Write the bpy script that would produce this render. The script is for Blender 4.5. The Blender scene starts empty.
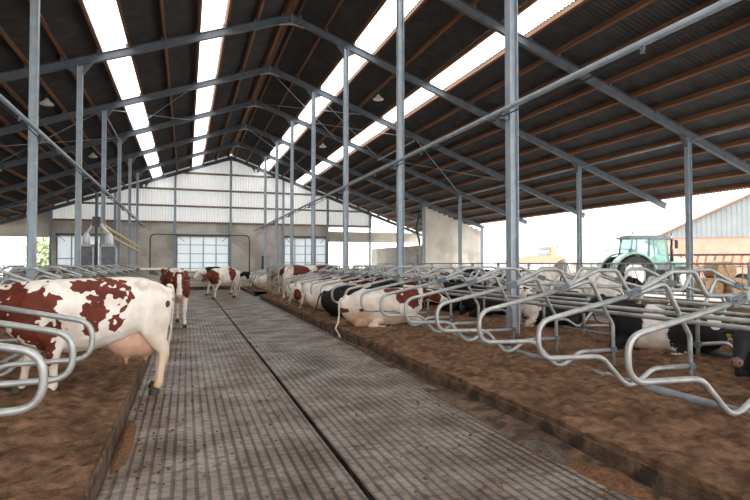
import bpy, bmesh, math, random
from mathutils import Vector, Matrix, noise
PI = math.pi
random.seed(7)
S = bpy.context.scene
C = S.collection

# ------------------------------------------------------------------ camera, sky, exposure
cam_d = bpy.data.cameras.new('camera'); cam = bpy.data.objects.new('camera', cam_d); C.objects.link(cam)
cam_d.sensor_width = 36.0; cam_d.lens = 543.6 / 750 * 36; cam_d.clip_end = 600
cam.location = (0, 0, 1.68); cam.rotation_euler = (PI / 2 + 0.024, 0, -0.334)
S.camera = cam
S.view_settings.view_transform = 'Standard'; S.view_settings.look = 'None'
S.view_settings.gamma = 1.0; S.view_settings.use_curve_mapping = False
S.view_settings.exposure = 1.68
W = bpy.data.worlds.new('overcast_sky'); S.world = W; W.use_nodes = True
bg = W.node_tree.nodes['Background']; bg.inputs[0].default_value = (1.0, 0.99, 0.975, 1); bg.inputs[1].default_value = 1.35
sun_d = bpy.data.lights.new('sun', 'SUN'); sun_d.energy = 1.2; sun_d.angle = math.radians(25); sun_d.color = (1, 0.96, 0.9)
sun = bpy.data.objects.new('sun', sun_d); C.objects.link(sun)
sun.rotation_euler = (math.radians(52), 0, math.radians(75))      # soft daylight from the open side of the barn
S.cycles.max_bounces = 10; S.cycles.diffuse_bounces = 6; S.cycles.transparent_max_bounces = 12
S.cycles.use_denoising = True

# ------------------------------------------------------------------ materials
def new_mat(name):
    m = bpy.data.materials.new(name); m.use_nodes = True
    nt = m.node_tree; return m, nt, nt.nodes['Principled BSDF']

def N(nt, typ, **kw):
    n = nt.nodes.new(typ)
    for k, v in kw.items():
        if k.startswith('_'): setattr(n, k[1:], v)
        else: n.inputs[k].default_value = v
    return n

def noise_mat(name, c1, c2, scale=5, rough=0.7, metal=0.0, bump=0.0, bscale=None, detail=5, c3=None, s3=1.2, r3=(0.5, 0.62), spec=0.4, stretch=None):
    m, nt, b = new_mat(name); L = nt.links
    tc = N(nt, 'ShaderNodeTexCoord'); src = tc.outputs['Object']
    if stretch:
        mp = N(nt, 'ShaderNodeMapping'); mp.inputs['Scale'].default_value = stretch; L.new(src, mp.inputs[0]); src = mp.outputs[0]
    n = N(nt, 'ShaderNodeTexNoise', Scale=scale, Detail=detail); L.new(src, n.inputs['Vector'])
    r = N(nt, 'ShaderNodeValToRGB'); r.color_ramp.elements[0].position = 0.32; r.color_ramp.elements[1].position = 0.68
    r.color_ramp.elements[0].color = (*c1, 1); r.color_ramp.elements[1].color = (*c2, 1); L.new(n.outputs[0], r.inputs[0])
    out = r.outputs[0]
    if c3:
        n3 = N(nt, 'ShaderNodeTexNoise', Scale=s3, Detail=6); L.new(src, n3.inputs['Vector'])
        r3n = N(nt, 'ShaderNodeValToRGB'); r3n.color_ramp.elements[0].position = r3[0]; r3n.color_ramp.elements[1].position = r3[1]
        L.new(n3.outputs[0], r3n.inputs[0])
        mx = N(nt, 'ShaderNodeMixRGB'); L.new(r3n.outputs[0], mx.inputs[0]); L.new(out, mx.inputs[1]); mx.inputs[2].default_value = (*c3, 1); out = mx.outputs[0]
    L.new(out, b.inputs['Base Color'])
    b.inputs['Roughness'].default_value = rough; b.inputs['Metallic'].default_value = metal
    b.inputs['Specular IOR Level'].default_value = spec
    if bump:
        nb = N(nt, 'ShaderNodeTexNoise', Scale=bscale or scale * 6, Detail=4); L.new(src, nb.inputs['Vector'])
        bp = N(nt, 'ShaderNodeBump', Strength=bump, Distance=0.05 if name == 'brown_bedding' else 0.02); L.new(nb.outputs[0], bp.inputs['Height']); L.new(bp.outputs[0], b.inputs['Normal'])
    return m

def srgb(r, g, b):
    f = lambda v: ((v / 255 + 0.055) / 1.055) ** 2.4 if v > 10 else v / 255 / 12.92
    return (f(r), f(g), f(b))

M = {}
M['galv'] = noise_mat('galvanised_tube', (0.35, 0.36, 0.355), (0.50, 0.51, 0.495), 9, 0.42, 0.45, 0.08, 60, c3=(0.30, 0.23, 0.16), s3=5, r3=(0.60, 0.74))
M['post'] = noise_mat('galvanised_post', (0.34, 0.40, 0.45), (0.45, 0.52, 0.58), 4, 0.5, 0.25, 0.05)
M['rafter'] = noise_mat('grey_painted_steel', (0.105, 0.12, 0.14), (0.15, 0.17, 0.195), 3, 0.55, 0.1)
M['wood'] = noise_mat('purlin_timber', (0.17, 0.075, 0.036), (0.29, 0.14, 0.07), 6, 0.75, 0, 0.15, stretch=(1, 0.06, 1))
M['sheet'] = noise_mat('fibre_cement_sheet', (0.058, 0.058, 0.062), (0.090, 0.088, 0.090), 2.0, 0.85, 0, 0.1)
M['concrete'] = noise_mat('concrete_wall', (0.60, 0.56, 0.49), (0.72, 0.67, 0.60), 1.2, 0.85, 0, 0.2, c3=(0.50, 0.45, 0.39), s3=0.5)
M['dirty_concrete'] = noise_mat('dirty_concrete', (0.30, 0.25, 0.19), (0.46, 0.41, 0.34), 3, 0.85, 0, 0.3, c3=(0.15, 0.09, 0.05), s3=2.2, r3=(0.45, 0.6))
M['curb'] = noise_mat('manure_stained_curb', (0.085, 0.05, 0.03), (0.20, 0.12, 0.075), 9, 0.85, 0, 0.9, 40, c3=(0.05, 0.032, 0.02), s3=5, r3=(0.48, 0.6))
M['bed'] = noise_mat('brown_bedding', (0.15, 0.08, 0.044), (0.40, 0.23, 0.14), 9, 0.95, 0, 1.0, 75, 15, c3=(0.115, 0.06, 0.035), s3=2.6, r3=(0.47, 0.72), spec=0.1)
M['bed_pile'] = noise_mat('spilled_bedding', (0.12, 0.06, 0.03), (0.28, 0.15, 0.08), 30, 0.95, 0, 1.0, 120, spec=0.1)
M['manure'] = noise_mat('wet_manure', (0.05, 0.04, 0.03), (0.12, 0.09, 0.065), 20, 0.45, 0, 0.8, 60)
M['ground'] = noise_mat('yard_concrete', (0.42, 0.41, 0.39), (0.52, 0.51, 0.48), 0.5, 0.9)
M['floor2'] = noise_mat('slatted_concrete', (0.22, 0.19, 0.16), (0.34, 0.31, 0.27), 2, 0.6, 0, 0.3, c3=(0.12, 0.08, 0.05), s3=1.5)
M['black'] = noise_mat('black_rubber', (0.012, 0.012, 0.012), (0.03, 0.03, 0.03), 8, 0.6)
M['drain'] = noise_mat('drain_dark', (0.006, 0.006, 0.006), (0.015, 0.014, 0.012), 8, 0.8)
M['plastic_grey'] = noise_mat('grey_plastic_pipe', (0.16, 0.17, 0.19), (0.24, 0.25, 0.27), 6, 0.5)
M['hoof'] = noise_mat('hoof_horn', (0.03, 0.022, 0.017), (0.07, 0.05, 0.035), 20, 0.6)
M['udder'] = noise_mat('udder_skin', (0.52, 0.28, 0.20), (0.62, 0.38, 0.28), 6, 0.55, 0, 0.1, c3=(0.42, 0.27, 0.17), s3=4)
M['eye'] = noise_mat('eye', (0.01, 0.008, 0.006), (0.015, 0.01, 0.01), 5, 0.15)
M['tail_white'] = noise_mat('tail_hair', (0.62, 0.54, 0.42), (0.78, 0.72, 0.62), 12, 0.9)
M['tail_dark'] = noise_mat('tail_hair_dark', (0.03, 0.025, 0.02), (0.07, 0.05, 0.04), 12, 0.9)
M['tag'] = noise_mat('yellow_tag', (0.8, 0.6, 0.05), (0.85, 0.65, 0.08), 5, 0.5)
M['green_band'] = noise_mat('green_band', (0.01, 0.12, 0.07), (0.02, 0.16, 0.1), 9, 0.5)
M['lamp'] = noise_mat('lamp_white', (0.75, 0.75, 0.72), (0.85, 0.85, 0.82), 4, 0.4)
M['yellow'] = noise_mat('yellow_tube', (0.70, 0.55, 0.28), (0.78, 0.64, 0.36), 5, 0.5)
M['brick'] = noise_mat('salmon_render', (0.56, 0.29, 0.21), (0.62, 0.34, 0.26), 1.5, 0.9)
M['grey_clad'] = noise_mat('grey_cladding', (0.25, 0.28, 0.285), (0.31, 0.335, 0.34), 0.6, 0.7)
M['red_tile'] = noise_mat('red_roof_tile', (0.32, 0.12, 0.07), (0.45, 0.19, 0.11), 3, 0.9)
M['orange'] = noise_mat('orange_render', (0.75, 0.42, 0.22), (0.82, 0.5, 0.3), 2, 0.9)
M['white'] = noise_mat('white_paint', (0.78, 0.79, 0.8), (0.88, 0.88, 0.88), 2, 0.6)
M['blue_mark'] = noise_mat('blue_marking', (0.2, 0.28, 0.45), (0.25, 0.33, 0.5), 9, 0.6)
M['tractor_green'] = noise_mat('pale_green_paint', (0.20, 0.36, 0.27), (0.26, 0.43, 0.33), 2, 0.35)
M['tank'] = noise_mat('tank_paint', (0.50, 0.56, 0.50), (0.64, 0.68, 0.62), 1.5, 0.5)
M['rust'] = noise_mat('rusty_steel', (0.20, 0.10, 0.055), (0.40, 0.21, 0.12), 5, 0.85)
M['hay'] = noise_mat('hay', (0.20, 0.115, 0.06), (0.34, 0.22, 0.12), 9, 0.95, 0, 0.8, 40)
M['sand'] = noise_mat('sand', (0.55, 0.47, 0.38), (0.68, 0.6, 0.5), 2, 0.95, 0, 0.4, 15)
M['leaf'] = noise_mat('leaf_green', (0.34, 0.42, 0.24), (0.52, 0.58, 0.40), 1.5, 0.8)
M['bark'] = noise_mat('bark', (0.12, 0.08, 0.05), (0.2, 0.14, 0.09), 6, 0.9)
M['rust_mark'] = noise_mat('dark_window', (0.02, 0.02, 0.02), (0.04, 0.04, 0.04), 4, 0.3)
M['downpipe'] = noise_mat('dark_green_pipe', (0.01, 0.06, 0.05), (0.02, 0.1, 0.08), 4, 0.5)

def glass_mat(name, col, alpha):
    m, nt, b = new_mat(name); L = nt.links
    tr = N(nt, 'ShaderNodeBsdfTransparent'); tr.inputs[0].default_value = (*col, 1)
    mx = N(nt, 'ShaderNodeMixShader'); mx.inputs[0].default_value = alpha
    b.inputs['Base Color'].default_value = (*col, 1); b.inputs['Roughness'].default_value = 0.08
    L.new(tr.outputs[0], mx.inputs[1]); L.new(b.outputs[0], mx.inputs[2]); L.new(mx.outputs[0], nt.nodes['Material Output'].inputs[0])
    return m
M['cab_glass'] = glass_mat('tinted_cab_glass', (0.75, 0.92, 0.90), 0.18)

def translucent_mat(name, col, w_trans, w_diff):
    m, nt, b = new_mat(name); L = nt.links
    tr = N(nt, 'ShaderNodeBsdfTransparent'); tr.inputs[0].default_value = (*col, 1)
    tl = N(nt, 'ShaderNodeBsdfTranslucent'); tl.inputs[0].default_value = (*col, 1)
    df = N(nt, 'ShaderNodeBsdfDiffuse'); df.inputs[0].default_value = (*col, 1)
    m1 = N(nt, 'ShaderNodeMixShader'); m1.inputs[0].default_value = w_diff
    L.new(tl.outputs[0], m1.inputs[1]); L.new(df.outputs[0], m1.inputs[2])
    m2 = N(nt, 'ShaderNodeMixShader'); m2.inputs[0].default_value = w_trans
    L.new(m1.outputs[0], m2.inputs[1]); L.new(tr.outputs[0], m2.inputs[2])
    L.new(m2.outputs[0], nt.nodes['Material Output'].inputs[0]); return m
M['skylight'] = translucent_mat('translucent_sheet', (0.97, 0.98, 0.99), 0.75, 0.1)
M['door_panel'] = translucent_mat('door_panel_sheet', (0.84, 0.88, 0.90), 0.05, 0.6)
M['white_sheet'] = translucent_mat('white_cladding', (0.84, 0.86, 0.86), 0.0, 0.86)
M['girt'] = noise_mat('weathered_timber_rail', (0.22, 0.17, 0.13), (0.32, 0.25, 0.19), 4, 0.8)
M['brown_wall'] = noise_mat('manure_brown_wall', (0.20, 0.12, 0.07), (0.34, 0.22, 0.14), 4, 0.9, 0, .3)

def floor_mat():
    m, nt, b = new_mat('studded_rubber_floor'); L = nt.links
    tc = N(nt, 'ShaderNodeTexCoord'); sep = N(nt, 'ShaderNodeSeparateXYZ'); L.new(tc.outputs['Object'], sep.inputs[0])
    def math_(op, a, v=None, b2=None):
        n = N(nt, 'ShaderNodeMath', _operation=op)
        if hasattr(a, 'links'): L.new(a, n.inputs[0])
        else: n.inputs[0].default_value = a
        if v is not None:
            if hasattr(v, 'links'): L.new(v, n.inputs[1])
            else: n.inputs[1].default_value = v
        if b2 is not None: n.inputs[2].default_value = b2
        return n.outputs[0]
    def groove(coord, pitch, lo, hi):
        f = math_('FRACT', math_('DIVIDE', coord, pitch))
        d = math_('ABSOLUTE', math_('SUBTRACT', f, 0.5))          # 0.5 at the groove
        mr = N(nt, 'ShaderNodeMapRange', _interpolation_type='SMOOTHSTEP'); L.new(d, mr.inputs[0])
        mr.inputs[1].default_value = lo; mr.inputs[2].default_value = hi; return mr.outputs[0]
    gx = groove(sep.outputs[0], 0.086, 0.27, 0.40)
    gy = groove(sep.outputs[1], 0.10, 0.33, 0.45)
    gy2 = math_('MULTIPLY', gy, 0.5)
    g = math_('MAXIMUM', gx, gy2)
    nz = N(nt, 'ShaderNodeTexNoise', Scale=0.8, Detail=7); L.new(tc.outputs['Object'], nz.inputs['Vector'])
    fill = N(nt, 'ShaderNodeMapRange'); L.new(nz.outputs[0], fill.inputs[0]); fill.inputs[1].default_value = 0.36; fill.inputs[2].default_value = 0.56
    fill.inputs[3].default_value = 1.0; fill.inputs[4].default_value = 0.62
    gg = math_('MULTIPLY', g, fill.outputs[0])
    n1 = N(nt, 'ShaderNodeTexNoise', Scale=1.6, Detail=9); L.new(tc.outputs['Object'], n1.inputs['Vector'])
    r = N(nt, 'ShaderNodeValToRGB'); e = r.color_ramp.elements
    e[0].position = 0.3; e[0].color = (0.125, 0.083, 0.057, 1); e[1].position = 0.64; e[1].color = (0.31, 0.255, 0.212, 1); L.new(n1.outputs[0], r.inputs[0])
    n2 = N(nt, 'ShaderNodeTexNoise', Scale=9, Detail=8); L.new(tc.outputs['Object'], n2.inputs['Vector'])
    r2 = N(nt, 'ShaderNodeValToRGB'); e = r2.color_ramp.elements
    e[0].position = 0.50; e[0].color = (0, 0, 0, 1); e[1].position = 0.68; e[1].color = (1, 1, 1, 1); L.new(n2.outputs[0], r2.inputs[0])
    mxa = N(nt, 'ShaderNodeMixRGB'); L.new(r2.outputs[0], mxa.inputs[0]); L.new(r.outputs[0], mxa.inputs[1]); mxa.inputs[2].default_value = (0.085, 0.05, 0.032, 1)
    mx = N(nt, 'ShaderNodeMixRGB'); L.new(gg, mx.inputs[0]); L.new(mxa.outputs[0], mx.inputs[1]); mx.inputs[2].default_value = (0.016, 0.010, 0.007, 1)
    L.new(mx.outputs[0], b.inputs['Base Color'])
    rr = N(nt, 'ShaderNodeMapRange'); L.new(n1.outputs[0], rr.inputs[0]); rr.inputs[1].default_value = 0.3; rr.inputs[2].default_value = 0.7
    rr.inputs[3].default_value = 0.62; rr.inputs[4].default_value = 0.36; L.new(rr.outputs[0], b.inputs['Roughness'])
    h = math_('SUBTRACT', math_('MULTIPLY', n2.outputs[0], 0.5), gg)
    bp = N(nt, 'ShaderNodeBump', Strength=0.75, Distance=0.008); L.new(h, bp.inputs['Height']); L.new(bp.outputs[0], b.inputs['Normal'])
    return m
M['floor'] = floor_mat()

def cow_mat(name, dark, dark2):
    m, nt, b = new_mat(name); L = nt.links
    tc = N(nt, 'ShaderNodeTexCoord')
    at = N(nt, 'ShaderNodeAttribute', _attribute_name='patch'); cr = N(nt, 'ShaderNodeAttribute', _attribute_name='cream'); pk = N(nt, 'ShaderNodeAttribute', _attribute_name='pink')
    n = N(nt, 'ShaderNodeTexNoise', Scale=22, Detail=5); L.new(tc.outputs['Object'], n.inputs['Vector'])
    mm = N(nt, 'ShaderNodeMath', _operation='MULTIPLY_ADD'); L.new(n.outputs[0], mm.inputs[0]); mm.inputs[1].default_value = 0.36; L.new(at.outputs['Fac'], mm.inputs[2])
    mr = N(nt, 'ShaderNodeMapRange'); L.new(mm.outputs[0], mr.inputs[0]); mr.inputs[1].default_value = 0.16; mr.inputs[2].default_value = 0.21
    n2 = N(nt, 'ShaderNodeTexNoise', Scale=5, Detail=5); L.new(tc.outputs['Object'], n2.inputs['Vector'])
    w = N(nt, 'ShaderNodeValToRGB'); w.color_ramp.elements[0].position = 0.3; w.color_ramp.elements[1].position = 0.7
    w.color_ramp.elements[0].color = (*srgb(212, 200, 186), 1); w.color_ramp.elements[1].color = (*srgb(242, 235, 227), 1); L.new(n2.outputs[0], w.inputs[0])
    mc = N(nt, 'ShaderNodeMixRGB'); L.new(cr.outputs['Fac'], mc.inputs[0]); L.new(w.outputs[0], mc.inputs[1]); mc.inputs[2].default_value = (*srgb(206, 166, 124), 1)
    d = N(nt, 'ShaderNodeValToRGB'); d.color_ramp.elements[0].position = 0.3; d.color_ramp.elements[1].position = 0.7
    d.color_ramp.elements[0].color = (*dark, 1); d.color_ramp.elements[1].color = (*dark2, 1); L.new(n2.outputs[0], d.inputs[0])
    mx = N(nt, 'ShaderNodeMixRGB'); L.new(mr.outputs[0], mx.inputs[0]); L.new(mc.outputs[0], mx.inputs[1]); L.new(d.outputs[0], mx.inputs[2])
    mp = N(nt, 'ShaderNodeMixRGB'); L.new(pk.outputs['Fac'], mp.inputs[0]); L.new(mx.outputs[0], mp.inputs[1]); mp.inputs[2].default_value = (*srgb(196, 150, 132), 1)
    L.new(mp.outputs[0], b.inputs['Base Color']); b.inputs['Roughness'].default_value = 0.7; b.inputs['Specular IOR Level'].default_value = 0.25
    nb = N(nt, 'ShaderNodeTexNoise', Scale=90, Detail=3); L.new(tc.outputs['Object'], nb.inputs['Vector'])
    bp = N(nt, 'ShaderNodeBump', Strength=0.25, Distance=0.01); L.new(nb.outputs[0], bp.inputs['Height']); L.new(bp.outputs[0], b.inputs['Normal'])
    return m
M['cow_red'] = cow_mat('red_pied_coat', srgb(78, 32, 22), srgb(118, 54, 37))
M['cow_black'] = cow_mat('black_pied_coat', srgb(18, 17, 19), srgb(34, 32, 34))

# ------------------------------------------------------------------ geometry helpers
def box(bm, lo, hi):
    vs = [bm.verts.new((x, y, z)) for x in (lo[0], hi[0]) for y in (lo[1], hi[1]) for z in (lo[2], hi[2])]
    for f in ((0, 1, 3, 2), (4, 6, 7, 5), (0, 4, 5, 1), (2, 3, 7, 6), (0, 2, 6, 4), (1, 5, 7, 3)):
        bm.faces.new([vs[i] for i in f])

def beam(bm, p0, p1, w, h, up=(0, 0, 1)):
    p0, p1 = Vector(p0), Vector(p1); t = (p1 - p0).normalized(); up = Vector(up)
    s = t.cross(up).normalized(); u = s.cross(t).normalized()
    vs = []
    for p in (p0, p1):
        for a, b_ in ((-1, -1), (1, -1), (1, 1), (-1, 1)):
            vs.append(bm.verts.new(p + s * (a * w / 2) + u * (b_ * h / 2)))
    for i in range(4): bm.faces.new((vs[i], vs[(i + 1) % 4], vs[4 + (i + 1) % 4], vs[4 + i]))
    bm.faces.new(vs[3::-1]); bm.faces.new(vs[4:8])

def ibeam(bm, p0, p1, depth, width, up, tf=0.014, tw=0.012):
    p0, p1, up = Vector(p0), Vector(p1), Vector(up)
    t = (p1 - p0).normalized(); s = t.cross(up).normalized(); u = s.cross(t).normalized()
    beam(bm, p0, p1, tw, depth - 2 * tf, up)
    for sg in (-1, 1):
        o = u * sg * (depth / 2 - tf / 2); beam(bm, p0 + o, p1 + o, width, tf, up)

def fillet(pts, radii, steps=6):
    pts = [Vector(p) for p in pts]
    if not isinstance(radii, (list, tuple)): radii = [radii] * len(pts)
    out = [pts[0]]
    for i in range(1, len(pts) - 1):
        a, b_, c = pts[i - 1], pts[i], pts[i + 1]
        d1, d2 = (a - b_), (c - b_); l1, l2 = d1.length, d2.length; d1.normalize(); d2.normalize()
        ang = d1.angle(d2); r = radii[i]
        if ang > PI - 0.02 or r <= 0: out.append(b_); continue
        cut = min(r / math.tan(ang / 2), l1 * 0.49, l2 * 0.49)
        p, q = b_ + d1 * cut, b_ + d2 * cut
        for k in range(steps + 1):
            t = k / steps; out.append(p * (1 - t) ** 2 + b_ * 2 * t * (1 - t) + q * t * t)
    out.append(pts[-1]); return out

def sweep(bm, pts, r, seg=8, cap=True):
    pts = [Vector(p) for p in pts]; n = len(pts)
    rr = r if isinstance(r, (list, tuple)) else [r] * n
    t0 = (pts[1] - pts[0]).normalized()
    a = Vector((0, 0, 1)) if abs(t0.z) < 0.9 else Vector((1, 0, 0))
    s = t0.cross(a).normalized(); rings = []
    for i in range(n):
        t = (pts[min(i + 1, n - 1)] - pts[max(i - 1, 0)]).normalized()
        s = (s - t * s.dot(t)).normalized(); u = t.cross(s)
        rings.append([bm.verts.new(pts[i] + (s * math.cos(k * 2 * PI / seg) + u * math.sin(k * 2 * PI / seg)) * rr[i]) for k in range(seg)])
    for i in range(n - 1):
        for k in range(seg):
            f = bm.faces.new((rings[i][k], rings[i][(k + 1) % seg], rings[i + 1][(k + 1) % seg], rings[i + 1][k])); f.smooth = True
    if cap: bm.faces.new(rings[0][::-1]); bm.faces.new(rings[-1])

def loft(bm, secs, n=14, up=(0, 0, 1), bulge=True):
    """secs: (x, y, z, half width, half height); closed body with rounded ends"""
    P = [Vector(s[:3]) for s in secs]; up = Vector(up); rings = []
    for i, s in enumerate(secs):
        t = (P[min(i + 1, len(P) - 1)] - P[max(i - 1, 0)]).normalized()
        sd = up.cross(t)
        if sd.length < 0.05: sd = Vector((0, 1, 0))
        sd.normalize(); u = t.cross(sd).normalized()
        rings.append([bm.verts.new(P[i] + sd * s[3] * math.cos(k * 2 * PI / n) + u * s[4] * math.sin(k * 2 * PI / n)) for k in range(n)])
    for i in range(len(rings) - 1):
        for k in range(n):
            bm.faces.new((rings[i][k], rings[i][(k + 1) % n], rings[i + 1][(k + 1) % n], rings[i + 1][k]))
    for ring, q, d in ((rings[0][::-1], P[0], P[0] - P[1]), (rings[-1], P[-1], P[-1] - P[-2])):
        s = secs[0] if q is P[0] else secs[-1]
        c = bm.verts.new(q + d.normalized() * min(s[3], s[4]) * (0.6 if bulge else 0))
        for k in range(n): bm.faces.new((ring[k], ring[(k + 1) % n], c))

def ellipsoid(bm, c, r, seg=12, rot=None):
    m = Matrix.Translation(c)
    if rot is not None: m = m @ rot
    m = m @ Matrix.Diagonal((r[0], r[1], r[2], 1))
    res = bmesh.ops.create_uvsphere(bm, u_segments=seg, v_segments=max(6, seg // 2 + 1), radius=1, matrix=m)
    for v in res['verts']:
        for f in v.link_faces: f.smooth = True

def cyl(bm, p0, p1, r, seg=16):
    sweep(bm, [p0, p1], r, seg)

def mesh_of(bm, name, mat=None, normals=True):
    if normals: bmesh.ops.recalc_face_normals(bm, faces=bm.faces[:])
    me = bpy.data.meshes.new(name); bm.to_mesh(me); bm.free()
    if mat: me.materials.append(M[mat] if isinstance(mat, str) else mat)
    return me

def obj(name, bm, mat, parent=None, loc=None, rotz=0.0):
    me = bm if isinstance(bm, bpy.types.Mesh) else mesh_of(bm, name, mat)
    o = bpy.data.objects.new(name, me); C.objects.link(o)
    if parent: o.parent = parent
    if loc: o.location = loc
    if rotz: o.rotation_euler = (0, 0, rotz)
    return o

def tag(o, label, cat, group=None, kind=None):
    o['label'] = label; o['category'] = cat
    if group: o['group'] = group
    if kind: o['kind'] = kind
    return o

def struct(name, bm, mat, label=None, cat=None):
    o = obj(name, bm, mat); o['kind'] = 'structure'
    if label: o['label'] = label
    if cat: o['category'] = cat
    return o

def empty(name, label, cat, loc=(0, 0, 0), rotz=0, group=None):
    o = bpy.data.objects.new(name, None); C.objects.link(o); o.location = loc; o.rotation_euler = (0, 0, rotz)
    return tag(o, label, cat, group)

def copy_tree(o, parent=None):
    c = o.copy(); C.objects.link(c); c.parent = parent
    for ch in list(o.children): copy_tree(ch, c)
    return c

ORD = ('first second third fourth fifth sixth seventh eighth ninth tenth eleventh twelfth thirteenth fourteenth fifteenth sixteenth seventeenth '
       'eighteenth nineteenth twentieth').split() + ['twenty-' + w for w in 'first second third fourth fifth sixth seventh eighth ninth'.split()] + ['thirtieth']
# ------------------------------------------------------------------ building dimensions (metres)
BAY, Y0, XI, XO, XL, XR = 6.4, 9.94, 6.54, 18.92, -3.82, 4.15
HR, SL, XE, XW = 11.92, 0.356, 24.7, -16.4
YEND, YN = 55.5, -12.0
COS = math.cos(math.atan(SL))
def under(x): return HR - SL * abs(x - XR)          # underside of the rafters
RD, PH = 0.30, 0.21                                 # rafter depth, purlin height
def roofz(x): return under(x) + (RD + PH) / COS     # underside of the sheets

# ------------------------------------------------------------------ floors
def heightfield(name, x0, x1, y0, y1, step, base, amp, mat, seed, skirt=0.07, edge=0.12):
    bm = bmesh.new(); nx = max(2, int((x1 - x0) / step)); ny = max(2, int((y1 - y0) / step)); g = []
    for j in range(ny + 1):
        row = []
        for i in range(nx + 1):
            x = x0 + (x1 - x0) * i / nx; y = y0 + (y1 - y0) * j / ny
            e = min(1, min(x - x0, x1 - x) / edge)
            p = Vector((x, y, seed))
            z = noise.noise(p * 0.9) * 0.4 + noise.noise(p * 2.7) * 0.42 + noise.noise(p * 5) * 0.46 + noise.noise(p * 10) * 0.36
            row.append(bm.verts.new((x, y, base + amp * z * (0.25 + 0.75 * e))))
        g.append(row)
    for j in range(ny):
        for i in range(nx):
            f = bm.faces.new((g[j][i], g[j][i + 1], g[j + 1][i + 1], g[j + 1][i])); f.smooth = True
    rim = [g[0][i] for i in range(nx + 1)] + [g[j][nx] for j in range(1, ny + 1)] + [g[ny][i] for i in range(nx - 1, -1, -1)] + [g[j][0] for j in range(ny - 1, 0, -1)]
    low = [bm.verts.new((v.co.x, v.co.y, base - skirt)) for v in rim]
    for k in range(len(rim)):
        k2 = (k + 1) % len(rim); bm.faces.new((rim[k2], rim[k], low[k], low[k2]))
    bm.faces.new(low[::-1])
    return obj(name, bm, mat)

bm = bmesh.new(); box(bm, (-120, -60, -0.7), (220, 260, -0.12)); struct('ground', bm, 'ground', 'pale concrete yard and ground around the open barn', 'ground')
bm = bmesh.new(); box(bm, (-0.6, -12.0, -0.12), (1.235, 35.6, 0.0)); struct('floor', bm, 'floor', 'studded rubber alley floor between bedding and drain slot', 'floor')
bm = bmesh.new(); box(bm, (1.285, -12.0, -0.12), (3.27, 35.6, 0.0)); struct('floor', bm, 'floor', 'studded rubber alley floor between drain slot and stalls', 'floor')
bm = bmesh.new(); box(bm, (1.235, -12.0, -0.118), (1.285, 35.6, -0.06)); struct('floor', bm, 'drain', 'dark bottom of the drain slot in the alley', 'floor')
bm = bmesh.new(); box(bm, (9.98, -12.0, -0.119), (14.1, 55.2, 0.0)); struct('floor', bm, 'floor2', 'second alley floor behind the stalls', 'floor')
bm = bmesh.new(); box(bm, (14.5, -12.0, -0.119), (26.5, 55.2, 0.02)); struct('floor', bm, 'ground', 'pale concrete feed passage by the open side', 'floor')
bm = bmesh.new(); box(bm, (-16.2, -12.0, -0.119), (-7.4, 55.2, 0.0)); struct('floor', bm, 'floor2', 'alley floor beyond the stalls on the closed side', 'floor')
bm = bmesh.new(); box(bm, (-7.3, 26.2, -0.119), (-0.62, 29.4, 0.0)); struct('floor', bm, 'floor2', 'cross passage floor behind the low concrete wall', 'floor')
bm = bmesh.new(); box(bm, (-7.3, 35.9, -0.1185), (9.9, 55.2, 0.0)); struct('floor', bm, 'floor2', 'concrete floor in front of the end wall', 'floor')

# curbs: a slightly uneven concrete lip
def curb(name, x0, x1, y0, y1, label, h=0.18):
    bm = bmesh.new(); n = int((y1 - y0) / 0.12); prev = None
    for j in range(n + 1):
        y = y0 + (y1 - y0) * j / n; ring = []
        for (x, z) in ((x0, -0.1), (x1, -0.1), (x1, h * 0.9), (x1 - 0.03 * (1 if x1 > x0 else -1), h), (x0 + 0.03 * (1 if x1 > x0 else -1), h), (x0, h * 0.9)):
            p = Vector((x * 3, y * 2.2, z * 5)); k = 0 if z < 0 else 0.018
            ring.append(bm.verts.new((x + noise.noise(p) * k, y, z + noise.noise(p + Vector((9, 3, 1))) * k)))
        if prev:
            for k in range(6): bm.faces.new((prev[k], prev[(k + 1) % 6], ring[(k + 1) % 6], ring[k]))
        else: bm.faces.new(ring[::-1])
        prev = ring
    bm.faces.new(prev)
    return struct(name, bm, 'curb', label, 'curb')
curb('curb_right', 3.27, 3.40, -12.0, 26.0, 'manure stained concrete curb between alley and bedded stalls')
curb('curb_right', 3.27, 3.45, 29.5, 35.6, 'short concrete curb beyond the cross passage')
curb('curb_left', -0.74, -0.6, -12.0, 26.0, 'brown stained concrete curb under the standing cow')
curb('curb_left', -0.78, -0.6, 29.5, 35.6, 'short concrete curb past the low wall')
curb('curb_back', 9.8, 9.98, -12.0, 26.0, 'concrete curb on the second alley side of the stalls')
bm = bmesh.new(); box(bm, (-0.6, 35.6, -0.1), (3.27, 35.9, 0.22)); struct('curb_end', bm, 'curb', 'dark raised curb closing the alley at its end', 'curb')

def bed(x0, x1, y0, y1, step, seed, label):
    o = heightfield('bedding', x0, x1, y0, y1, step, 0.215, 0.10, 'bed', seed); return tag(o, label, 'bedding', kind='stuff')
bed(3.285, 9.8, 1.5, 12.0, 0.045, 3.3, 'brown loose bedding in the stalls beside the curb')
bed(3.285, 9.8, 12.0, 25.9, 0.1, 3.3, 'brown bedding under the lying cows further back')
bed(3.40, 9.8, 12.0 - 24.0, 1.5, 0.3, 3.3, 'bedding of the stalls level with the camera')
bed(-7.3, -0.74, -12.0, 2.0, 0.3, 8.1, 'bedding behind the viewpoint on the closed side')
bed(3.45, 9.8, 29.5, 35.9, 0.2, 5.0, 'bedding in the stall block past the cross passage')
bed(-7.3, -0.615, 2.0, 9.5, 0.045, 8.1, 'brown loose bedding under the standing red pied cow')
bed(-7.3, -0.615, 9.5, 26.0, 0.13, 8.1, 'bedding behind the standing red pied cow')
bed(-7.3, -0.78, 29.5, 35.9, 0.2, 6.0, 'bedding behind the low concrete wall')

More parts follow.
